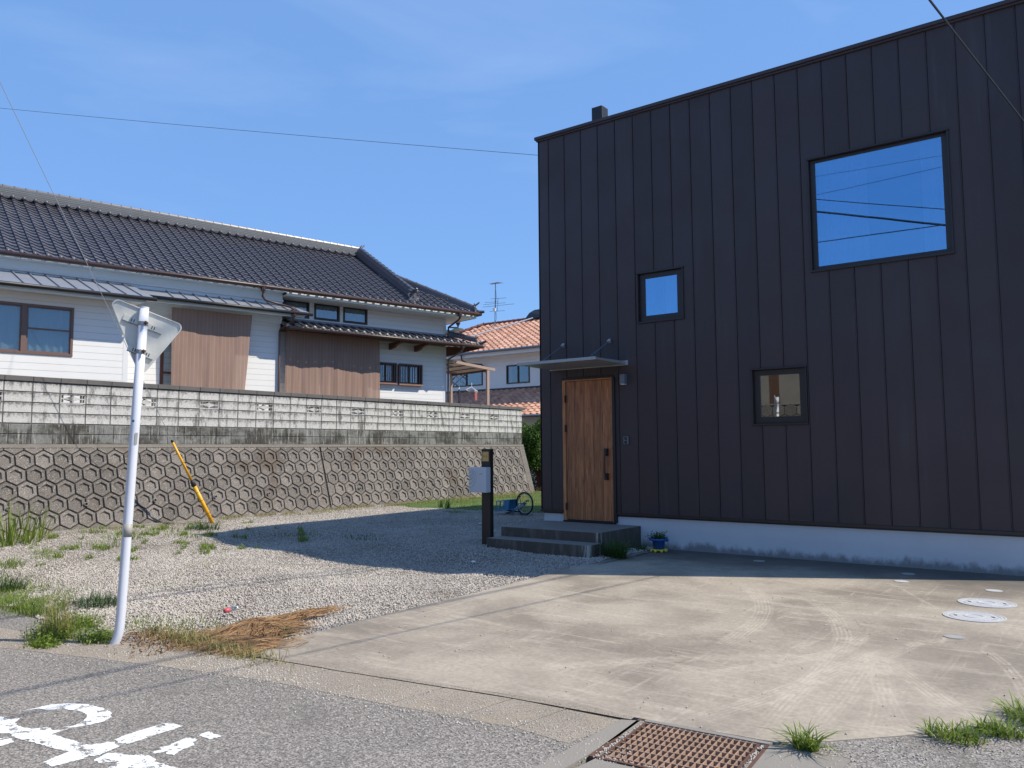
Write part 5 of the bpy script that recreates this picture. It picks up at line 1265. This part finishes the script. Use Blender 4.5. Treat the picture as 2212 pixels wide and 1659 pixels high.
part('tank', B().prism([(-14.75, 19.9, 7.98), (-13.2, 19.9, 7.98), (-13.2, 20.3, 8.48), (-14.45, 20.3, 8.46), (-14.62, 20.1, 8.3)], [(-14.75, 21.0, 8.05), (-13.2, 21.0, 8.05), (-13.2, 20.9, 8.48), (-14.45, 20.9, 8.46), (-14.62, 20.95, 8.3)]), 'black', solr)
olr = thing('lower_roof', None, None); olr.parent = oh
part('roof_deck', roofslab([(-18.5, -3.05, 2.93), (-4, -3.05, 2.93), (-4, -.02, 4.30), (-18.5, -.02, 4.30)]), 'redtile', olr)
S6 = Slope((0, -3.05, 2.95), (1, 0, 0), (0, 3.03, 1.37)); so6 = [(i*OW, j*OL) for i in range(-60, -13) for j in range(11)]
so6.sort(key=lambda s: abs(s[0] + 12.2)); lay(OM_, 'roof_tile', olr, S6, so6, 300, jit=.004, rotj=.01)
part('flashing', bbox(-18.5, -4, -.06, -.015, 4.27, 4.36), 'brown', olr); gutter([(-18.5, -3.12, 2.90), (-4, -3.12, 2.90)], olr, 'gutterm', .055)
part('lower_wall', bbox(-18.4, -4.2, -2.4, -2.3, 0, 2.95), 'siding', oh)
# antenna -----------------------------------------------------------
an = thing('tv_antenna', 'tall thin tv antenna standing on the orange roof', 'antenna', (-16.55, 19.8, 7.7))
part('mast', B().tube([(0, 0, 0), (.06, 0, 2.3)], .022, 6), 'darkalu', an)
b = B()
for s, t in ((-.38, 0), (.3, 0), (0, .35), (.05, -.2)): b.tube([(s, t, -.12), (0, 0, .30)], .012, 5)
part('stay_legs', b, 'darkalu', an)
def boom(z, x0_, x1_, n, l0, l1, ang):
    b = B(); b.tube([(x0_, 0, z), (x1_, 0, z)], .012, 5); d = Vector((math.sin(ang), math.cos(ang), 0))
    for k in range(n): t = k / max(1, n-1); x = x0_ + (x1_ - x0_)*t; L = l0 + (l1 - l0)*t; b.tube([Vector((x, 0, z)) - d*L, Vector((x, 0, z)) + d*L], .008, 4)
    return b
part('uhf_yagi', boom(2.28, -.25, .35, 10, .12, .2, .3), 'darkalu', an)
b = B()
for z, x0_, x1_ in ((1.52, -.28, .55), (1.38, -.65, .05), (1.28, -.75, .5), (1.16, -.8, 1.05), (.88, -.35, .45)): b.tube([(x0_, .02, z), (x1_, .25, z - .01)], .010, 5)
b.tube([(.12, .06, .85), (.14, .1, 1.54)], .012, 5); part('vhf_yagi', b, 'darkalu', an)
part('booster_box', bbox(-.06, .09, -.09, -.03, .84, 1.0), 'plast', an); part('coax', B().tube([(.03, .03, 2.1), (.1, .02, 1.6), (.05, .0, 1.2), (.12, 0, .5), (0, 0, .2)], .008, 5), 'black', an)

# ------------------------------------------------------------------ fallen bicycle
bk = thing('bicycle', 'small blue childrens bicycle lying tipped over beside the dark house', 'bicycle', (-2.64, 3.1, .105))
def wheel(c, rad, ax, name='wheel'):
    c = Vector(c); ax = Vector(ax).normalized(); u_ = ax.orthogonal().normalized(); v_ = ax.cross(u_)
    w = thing('wheel', None, None); w.parent = bk
    def circ(rr, off=0.): return [c + ax*off + (u_*math.cos(t) + v_*math.sin(t))*rr for t in np.linspace(0, 2*math.pi, 37)]
    part('tyre', B().tube(circ(rad - .016), .018, 8, False), 'rubber', w, smooth=True); part('rim', B().tube(circ(rad - .042), .0095, 6, False), 'steel', w, smooth=True)
    b = B()
    for k in range(18): t = k * math.pi / 9; b.tube([c + ax*(.02 if k % 2 else -.02), c + (u_*math.cos(t) + v_*math.sin(t))*(rad-.045)], .0016, 3, False)
    part('spokes', b, 'steel', w); part('hub', B().tube([c - ax*.045, c + ax*.045], .018, 8), 'darkalu', w)
wheel((0, .02, .262), .262, (.12, 1, .02)); wheel((-.52, .30, .06), .20, (.1, .1, 1))
b = B(); b.tube([(.03, -.04, .27), (-.22, -.06, .12), (-.44, -.05, .03)], .016, 7); b.tube([(.03, .05, .27), (-.20, .05, .10)], .013, 7); b.tube([(-.20, -.05, .13), (-.12, -.05, .26), (.02, -.05, .26)], .014, 7); b.tube([(-.44, -.05, .03), (-.40, .1, .05), (-.48, .25, .07)], .015, 7)
part('frame', b, 'bikeblue', bk, smooth=True)
part('chain_case', B().prism([(.02, -.06, .30), (-.24, -.07, .14), (-.26, -.07, .08), (.03, -.06, .21)], [(.02, -.04, .30), (-.24, -.05, .14), (-.26, -.05, .08), (.03, -.04, .21)]), 'alu', bk, bevel=.005)
b = B(); b.tube([(-.02, -.09, .26), (.17, -.10, .33)], .009, 6); b.tube([(-.02, -.09, .26), (-.06, -.1, .42)], .008, 6); part('stand_and_crank', b, 'darkalu', bk)
part('pedal', bbox(.14, .21, -.14, -.09, .32, .345), 'rubber', bk); part('pedal', bbox(-.09, -.02, -.14, -.09, .41, .43), 'rubber', bk)
part('saddle', B().prism([(-.10, -.10, .04), (.04, -.12, -.01), (.12, -.1, .0), (.02, -.08, .06)], [(-.10, .02, .04), (.04, .05, -.01), (.12, .02, .0), (.02, .0, .06)]), 'rubber', bk, bevel=.01)
part('handlebar', B().tube([(-.62, -.2, -.03), (-.50, -.08, .0), (-.44, -.02, .02), (-.56, .15, .03), (-.70, .2, .02)], .012, 7), 'darkalu', bk, smooth=True)
bs = thing('basket', None, None); bs.parent = bk
X0, X1, Y0b, Y1b, Z0b, Z1b = -.70, -.33, -.16, .12, .08, .30
def bpt(fx, fy, fz): return (X0 + (X1-X0)*fx + .03*fz, Y0b + (Y1b-Y0b)*fy, Z0b + (Z1b-Z0b)*fz + .04*fx)
b = B()
for fz in (0, 1):
    for (a, c) in (((0,0),(1,0)),((1,0),(1,1)),((1,1),(0,1)),((0,1),(0,0))): b.tube([bpt(*a, fz), bpt(*c, fz)], .012, 5)
for fx, fy in ((0,0),(.33,0),(.66,0),(1,0),(0,1),(.33,1),(.66,1),(1,1),(0,.5)): b.tube([bpt(fx, fy, 0), bpt(fx, fy, 1)], .010, 5)
for fz in (.2, .4, .6, .8):
    b.tube([bpt(0, 0, fz), bpt(.66, 0, fz)], .0045, 4); b.tube([bpt(0, 1, fz), bpt(.66, 1, fz)], .0045, 4); b.tube([bpt(0, 0, fz), bpt(0, 1, fz)], .0045, 4)
part('basket_lattice', b, 'bikeblue', bs)
part('basket_panel', B().quad(bpt(.66, -.02, 0), bpt(1, -.02, 0), bpt(1, -.02, 1), bpt(.66, -.02, 1)).quad(bpt(1, 0, 0), bpt(1, 1, 0), bpt(1, 1, 1), bpt(1, 0, 1)).quad(bpt(0, 0, 0), bpt(1, 0, 0), bpt(1, 1, 0), bpt(0, 1, 0)), 'bikeblue', bs)
# ------------------------------------------------------------------ plants
GT = 'grass tufts growing in the yard'
spots_ = [
 (-6.72, -5.67, 'small pale grass clump at the foot of the wall near the left edge', 90, .10, .08, .20, .5, 'blade'),
 (-7.29, -4.27, 'low grass patch by the wall left of the sign pole', 100, .26, .06, .20, .9, 'blade'),
 (-6.2, -4.25, 'broad bright grass patch by the wall just left of the sign pole', 170, .36, .07, .22, .9, 'blade'),
 (-5.55, -4.95, 'sparse grass patch in the gravel in front of the broad bright patch', 110, .38, .05, .16, .9, 'blade'),
 (-6.75, -3.1, 'grass patch right of the sign pole near the wall', 150, .40, .06, .20, .9, 'blade'),
 (-6.35, -2.55, 'tall dark grass patch at the tip of the house shadow', 300, .28, .10, .28, .8, 'darkblade'),
 (-5.6, -3.45, 'low grass patch in the sun right of the pole', 120, .4, .05, .16, .9, 'blade'),
 (-5.3, -5.9, 'small sunlit grass patch in open gravel left of the pole', 240, .26, .05, .13, .7, 'blade'),
 (-4.75, -6.15, 'spreading grass wisp in open gravel, nearer the left edge', 160, .22, .04, .12, .8, 'blade'),
 (-4.3, -6.9, 'bright weed at the left edge of the gravel', 330, .26, .06, .20, .7, 'blade'),
 (-2.35, -7.62, 'dark grass tuft with pale stalks at the left edge', 300, .20, .08, .28, .8, 'darkblade'),
 (-.60, -7.40, 'wide dark grass tuft alone in the pale gravel', 620, .26, .06, .17, 1.0, 'darkblade'),
 (-1.3, -7.95, 'creeping grass along the left road edge', 600, .34, .04, .11, 1.0, 'blade'),
 (-.72, -8.06, 'creeping grass just left of the weedy pole foot', 420, .26, .04, .12, 1.0, 'blade'),
 (-2.6, -8.05, 'creeping grass at the far left road edge', 500, .34, .04, .14, .9, 'blade'),
 (.95, -7.65, 'sparse thin grass behind the foot of the sign pole', 130, .28, .06, .17, .6, 'blade'),
 (1.35, -7.45, 'thin grass between the sign pole and the dry heap', 110, .30, .05, .14, .7, 'blade'),
 (2.22, -7.15, 'little green tuft beside the dry heap', 60, .06, .05, .13, .6, 'blade'),
 (-5.47, 3.7, 'upright dark weed at the gravel edge of the turf', 60, .06, .15, .42, .35, 'darkblade'),
 (-5.85, 3.85, 'smaller upright weed at the gravel edge of the turf', 50, .06, .12, .36, .35, 'darkblade'),
 (-4.5, 2.8, 'low pale green clump in the shaded gravel near the turf', 160, .22, .04, .11, .8, 'blade'),
 (-4.3, -1.9, 'thin scattered grass in the shaded gravel', 110, .4, .04, .10, .7, 'blade'),
 (-2.8, -1.6, 'sparse grass patch in the middle of the house shadow', 120, .34, .04, .10, .7, 'darkblade'),
 (2.24, -1.36, 'tall dark green grass clump at the corner of the entrance steps', 420, .12, .12, .42, 1.15, 'darkblade'),
 (1.98, -.55, 'low leafy weed against the side of the entrance steps', 140, .14, .04, .12, .9, 'darkblade'),
 (2.14, -.38, 'little weed between the steps and the blue planter', 80, .07, .05, .14, .6, 'darkblade'),
 (6.72, -7.23, 'bright spiky grass tuft beside the rusty drain grating', 150, .055, .05, .18, 1.4, 'blade'),
 (7.33, -6.60, 'left clump of bright grass at the right end of the driveway edge', 230, .12, .03, .11, 1.2, 'blade'),
 (7.52, -6.38, 'bright grass clump next to the left one at the driveway edge', 230, .10, .03, .12, 1.2, 'blade'),
 (7.75, -5.98, 'rightmost bright grass clump at the driveway edge', 520, .20, .04, .15, 1.2, 'blade')]
for x, y, lab, n, rad, h0, h1, sprd, mt in spots_:
    near = y < -5.5
    tuft(lab, x, y, n, rad, h0, h1, sprd, mt, (.0085 if x > 5 else .0055) if near else .008, (1.5, .8) if not near else (1.2, .9), z=.004 if (x > 5) else None)
# pole-foot weeds: leafy low plants and dry stalks
def weed(label, x, y, rad, n_leaf, n_bl, h, name='weed_clump'):
    a = leaves(n_leaf, lambda n: np.stack([rng.normal(0, rad*.5, n), rng.normal(0, rad*.38, n), np.abs(rng.normal(0, h*.42, n)) + .01], -1), .013)
    b_ = blades(n_bl, rad, h*.6, h*1.5, .5, .004)
    V, F = joinvf([a, b_]); tag(link(name, npmesh(name, V, F, MAT['blade']), loc=(x, y, float(gz(x, y)) - .005)), label, 'weeds', 'weeds round the sign pole')
weed('leafy green weeds directly left of the sign pole foot', 1.12, -8.24, .17, 1000, 160, .11)
weed('bushy green weeds with tall pale stalks in the road edge', .72, -8.42, .22, 1300, 260, .16)
weed('rear green weeds behind the stalks left of the sign pole', .42, -8.12, .26, 1200, 280, .14)
weed('small green creeper in front of the stalks on the asphalt', .93, -8.58, .13, 1100, 60, .07)
V, F = blades(130, .13, .22, .46, .25, .005); tag(link('dry_stalks', npmesh('dry_stalks', V, F, MAT['dryblade']), loc=(.72, -8.38, 0)), 'pale dry stalks rising from the weeds left of the pole', 'dry stalks')
# thin cover of grass along the wall foot and round the yard edge
def strip(n, fx): 
    P = fx(n); L = []
    h = .03 + .08 * rng.random(len(P)); V, F = blades(len(P), .0, 1, 1, .6, .1)
    return P
def scatter_blades(P, h0, h1, w, spread=.6):
    n = len(P); V, F = blades(n, .001, h0, h1, spread, w); m_ = len(V) // n
    V = V.reshape(n, m_, 3) + P[:, None, :]; return V.reshape(-1, 3), F
def stripP(n):
    y = rng.uniform(-5.6, 11.0, n); x = -7.92 + np.abs(rng.normal(0, .32, n)) * (1 + .5*np.sin(y*1.7)); k = (nz(x, y, 2.1) > -.25 - .08*(y)) ; x, y = x[k], y[k]
    return np.stack([x, y, gz(x, y) - .005], -1)
V, F = scatter_blades(stripP(9000), .03, .11, .007); tag(link('wall_foot_grass', npmesh('wall_foot_grass', V, F, MAT['dryblade'])), 'thin yellowish grass along the foot of the hexagonal wall', 'grass', kind='stuff')
def turfP(n):
    x = rng.uniform(-7.9, .0, n); y = rng.uniform(3.5, 12.5, n); k = y > 3.8 + .35*np.sin(x*1.3) + .15*np.sin(x*4.1); x, y = x[k], y[k]
    return np.stack([x, y, gz(x, y) + .0], -1)
V, F = scatter_blades(turfP(42000), .02, .055, .008); tag(link('turf_grass', npmesh('turf_grass', V, F, MAT['blade'])), 'short green grass on the turf between the wall and the dark house', 'grass', kind='stuff')
def farP(n):
    x = rng.uniform(-8.0, -.5, n); y = rng.uniform(5.2, 13, n); k = nz(x, y, 1.3) > -.1; x, y = x[k], y[k]; return np.stack([x, y, gz(x, y)], -1)
V, F = scatter_blades(farP(5000), .06, .30, .008, .35); tag(link('tall_dry_grass', npmesh('tall_dry_grass', V, F, MAT['dryblade'])), 'taller yellow green grass at the back of the turf', 'grass', kind='stuff')
def yardP(n):
    x = rng.uniform(-7.8, 2.0, n); y = rng.uniform(-7.9, 3, n); k = (nz(x, y, 1.1) > .52) & (x < .5 - .3*y - 1.8); x, y = x[k], y[k]; return np.stack([x, y, gz(x, y)], -1)
V, F = scatter_blades(yardP(7500), .02, .08, .006); tag(link('yard_grass', npmesh('yard_grass', V, F, MAT['blade'])), 'sparse short grass coming up through the gravel', 'grass', kind='stuff')
def patchP(n):
    x = rng.uniform(-7.9, -3.6, n); y = rng.uniform(-7.2, -1.4, n)
    k = (nz(x*1.25 + 3, y*1.7, 1.5) + .5*nz(x*1.1, y*1.4, 4.1) > .42 + .16*np.abs(y + 4.2 + .25*(x + 6)) + .12*rng.random(n)); x, y = x[k], y[k]; return np.stack([x, y, gz(x, y)], -1)
V, F = scatter_blades(patchP(60000), .03, .13, .008, .9); tag(link('wild_grass', npmesh('wild_grass', V, F, MAT['blade'])), 'wild yellow green grass spreading over the gravel near the wall', 'grass', kind='stuff')
def leftP(n):
    x = rng.uniform(-6.0, .4, n); y = -8.05 + .42*np.abs(rng.normal(0, 1, n)) ; k = (x < -.1 - 1.6*(y + 8.05)) & (nz(x, y, 3.0) > -.35); x, y = x[k], y[k]; return np.stack([x, y, gz(x, y)], -1)
V, F = scatter_blades(leftP(16000), .02, .09, .005, .9); tag(link('verge_grass', npmesh('verge_grass', V, F, MAT['blade'])), 'low creeping grass along the left edge of the gravel yard', 'grass', kind='stuff')
V, F = blades(420, .06, .5, 1.0, .38, .008); tag(link('pale_reed_clump', npmesh('pale_reed_clump', V, F, MAT['dryblade']), loc=(-2.2, 6.3, .08)), 'tall pale green grass clump beside the dark house wall behind the bicycle', 'grass tuft')
V, F = joinvf([blades(110, .10, .06, .16, .8, .006), leaves(420, lambda n: np.stack([rng.normal(0, .065, n), rng.normal(0, .065, n), .02 + np.abs(rng.normal(0, .04, n))], -1), .014)])
V[:, 2] += .0; tag(link('potted_plant', npmesh('potted_plant', V, F, MAT['darkblade']), loc=(2.42, -.33, .19)), 'small green seedlings growing in the blue planter', 'plant')
V, F = blades(150, .42, .8, 1.35, .35, .020); tag(link('reeds', npmesh('reeds', V, F, MAT['blade']), loc=(-6.9, -5.72, -.35)), 'out of focus bright green tall grass at the left picture edge', 'tall grass')
# dry heap -----------------------------------------------------------
def strands(n, c0, dirm, spread, L, hgt, w):
    P0 = np.stack([rng.normal(c0[0], spread[0], n), rng.normal(c0[1], spread[1], n)], -1)
    a = dirm + rng.normal(0, .38, n); d = np.stack([np.cos(a), np.sin(a)], -1); LL = L * (.4 + .8*rng.random(n)); bend = rng.normal(0, .5, n)
    q = np.exp(-(((P0[:, 0]-c0[0])/spread[0])**2 + ((P0[:, 1]-c0[1])/spread[1])**2) / 3.2); h = hgt * q * rng.random(n)**.6
    V = []; seg = 5
    for k in range(seg + 1):
        t = k/seg - .5; nrm_ = np.stack([-d[:, 1], d[:, 0]], -1); p = P0 + d*(t*LL)[:, None] + nrm_*(bend*LL*t*t)[:, None]
        z = h * (1 - (2*t)**2 * .85) + .012 + .01*rng.random(n)
        for s in (-1, 1): V.append(np.stack([p[:, 0] + s*w*nrm_[:, 0]*.5, p[:, 1] + s*w*nrm_[:, 1]*.5, z + .002*s], -1))
    V = np.stack(V, 1); f_ = []
    for k in range(seg): f_ += [(2*k, 2*k+1, 2*k+3), (2*k, 2*k+3, 2*k+2)]
    F = (np.array(f_)[None] + V.shape[1]*np.arange(n)[:, None, None]).reshape(-1, 3); return V.reshape(-1, 3), F
A_ = strands(1500, (1.99, -7.30), 1.75, (.12, .15), .42, .12, .0042); B_ = strands(200, (1.78, -6.62), 1.75, (.07, .20), .34, .05, .004); C_ = strands(700, (2.15, -7.62), 1.2, (.20, .12), .32, .05, .004)
V, F = joinvf([A_, B_, C_]); tag(link('dry_grass_heap', npmesh('dry_grass_heap', V, F, MAT['straw'])), 'heap of dry brown cut grass on the gravel by the driveway corner', 'dry grass heap')
ll = lambda n: np.stack([rng.normal(2.05, .42, n), -7.80 + rng.normal(0, .08, n), .004 + np.abs(rng.normal(0, .008, n))], -1)
V, F = joinvf([leaves(1600, ll, .011), scatter_blades(ll(1500), .03, .10, .005)]); tag(link('dry_litter', npmesh('dry_litter', V, F, MAT['dryblade'])), 'withered grass and leaf litter along the road edge below the heap', 'leaf litter', kind='stuff')
ll2 = lambda n: np.stack([rng.uniform(1.1, 2.0, n), -7.93 + .16*rng.normal(0, 1, n), .006 + np.abs(rng.normal(0, .012, n))], -1)
V, F = leaves(900, ll2, .014); tag(link('brown_leaf_litter', npmesh('brown_leaf_litter', V, F, MAT['straw'])), 'brown fallen leaves and dirt behind the sign pole foot', 'leaf litter', kind='stuff')
bt = thing('plastic_bottle', 'small clear plastic bottle with a pink end lying behind the dry heap', 'bottle', (1.12, -7.02, .03), R(15))
part('body', B().tube([(0, 0, .02), (0, .06, .02), (0, .075, .02)], [.022, .022, .012], 12), 'redcap', bt, smooth=True); part('neck', B().tube([(.0, .076, .02), (.0, .15, .02)], [.02, .022], 12), 'oldglass', bt, smooth=True); part('cap', B().tube([(.0, .151, .02), (.0, .175, .02)], .014, 12), 'plast', bt)
for k, (x, y, z_, lab) in enumerate(((2.06, -.50, .012, 'crumpled white litter at the side of the entrance steps'), (.55, -2.55, .0, 'small white scrap on the shaded gravel below the steps'), (-2.3, 1.1, .0, 'pale scrap in the gravel near the turf'))):
    q = B(); r_ = .10 if k == 0 else .045; P = [(r_*math.cos(t)*(1+.4*random.random()), .45*r_*math.sin(t), .012+.02*random.random()) for t in np.linspace(0, 6.28, 9)[:-1]]
    i0 = len(q.v); q.v += P + [(0, 0, .045)]; q.f += [(i, (i+1) % 8, 8) for i in range(8)]
    tag(link('litter_scrap', q.mesh('litter_scrap'), MAT['plast'], loc=(x, y, (float(gz(x, y)) if k else z_))), lab, 'litter')
# evergreen bush beyond the wall end -----------------------------------
def bush(label, c, rad, n, size, name='evergreen_bush'):
    t = thing(name, label, 'bush', (c[0], c[1], 0))
    cl = [(rng.normal(0, .45, 3) * np.array(rad), .30 + .25*rng.random()) for _ in range(26)]
    def fn(n):
        k = rng.integers(0, len(cl), n); cc = np.array([x[0] for x in cl])[k]; rr = np.array([x[1] for x in cl])[k]
        d = rng.normal(size=(n, 3)); d /= np.linalg.norm(d, axis=1)[:, None]; p = cc + d * (rr * (.65 + .4*rng.random(n)))[:, None] * np.array(rad) * .75
        p[:, 2] += c[2]; return p[p[:, 2] > .05]
    V, F = leaves(n, fn, size); o = link('foliage', npmesh('foliage', V, F, MAT['leaf']), parent=t)
    b = B()
    for k in range(6): a = k*1.05; b.tube([(0, 0, 0), (.1*math.cos(a), .1*math.sin(a), c[2]*.6), (.45*math.cos(a)*rad[0], .45*math.sin(a)*rad[1], c[2]*1.2)], [.045, .03, .012], 6)
    part('stem', b, 'redwood', t)
bush('tall glossy evergreen bush between the wall end and the dark house', (-9.15, 13.0, 1.5), (1.15, .9, 1.5), 26000, .05)
bush('darker evergreen bush low down behind the bicycle wheel', (-8.3, 14.2, .9), (1.2, .8, 1.0), 12000, .05)
# far hill
hl = B(); rr_ = random.Random(4)
for k in range(130):
    a = rr_.uniform(0, 6.28); q = rr_.random()**.5; x, y = math.cos(a)*q*27, math.sin(a)*q*27; z = 41.5*(1 - q**2.2) + rr_.uniform(-2, 2); s = rr_.uniform(3.0, 5.5)
    hl.lathe([(0, -s), (s*.8, -s*.6), (s, 0), (s*.8, s*.5), (s*.35, s*.8), (0, s*.85)], 9, (x, y, z))
hl.lathe([(60, 0), (30, 20), (20, 35), (8, 41), (0, 42)], 24)
dirh = (RIGHT * (-.078) + FWD).normalized(); o = link('wooded_hill', hl.mesh('wooded_hill'), MAT['hill'], loc=(8.1 + dirh.x*300, -11.7 + dirh.y*300, 0), smooth=True); tag(o, kind='structure')
# ------------------------------------------------------------------ wall across the street (seen in the low window)
aw_ = thing('street_wall', 'grey hexagonal block wall with brown stained concrete above, seen reflected in the lowest window', 'wall', (2.2, -12.0, 0), math.pi)
part('footing_band', bbox(-.2, 12, .0, .4, -.3, 2.849), 'groove', aw_)
for row in range(9):
    for k in range(17):
        ca = .2 + k*.36 + (.18 if row % 2 else 0); cs = .2 + row*.311
        pl = hexo(ca, cs, .198); part('hex_block', B().prism([(p[0], -.035, p[1]) for p in pl][::-1], [(p[0], .0, p[1]) for p in pl][::-1]), 'hexc', aw_)
part('upper_wall', bbox(-.2, 12, -.02, .3, 2.85, 5.2), 'plainconc', aw_); part('stained_band', bbox(1.95, 2.25, -.026, -.021, 2.9, 4.9), 'rustdark', aw_)
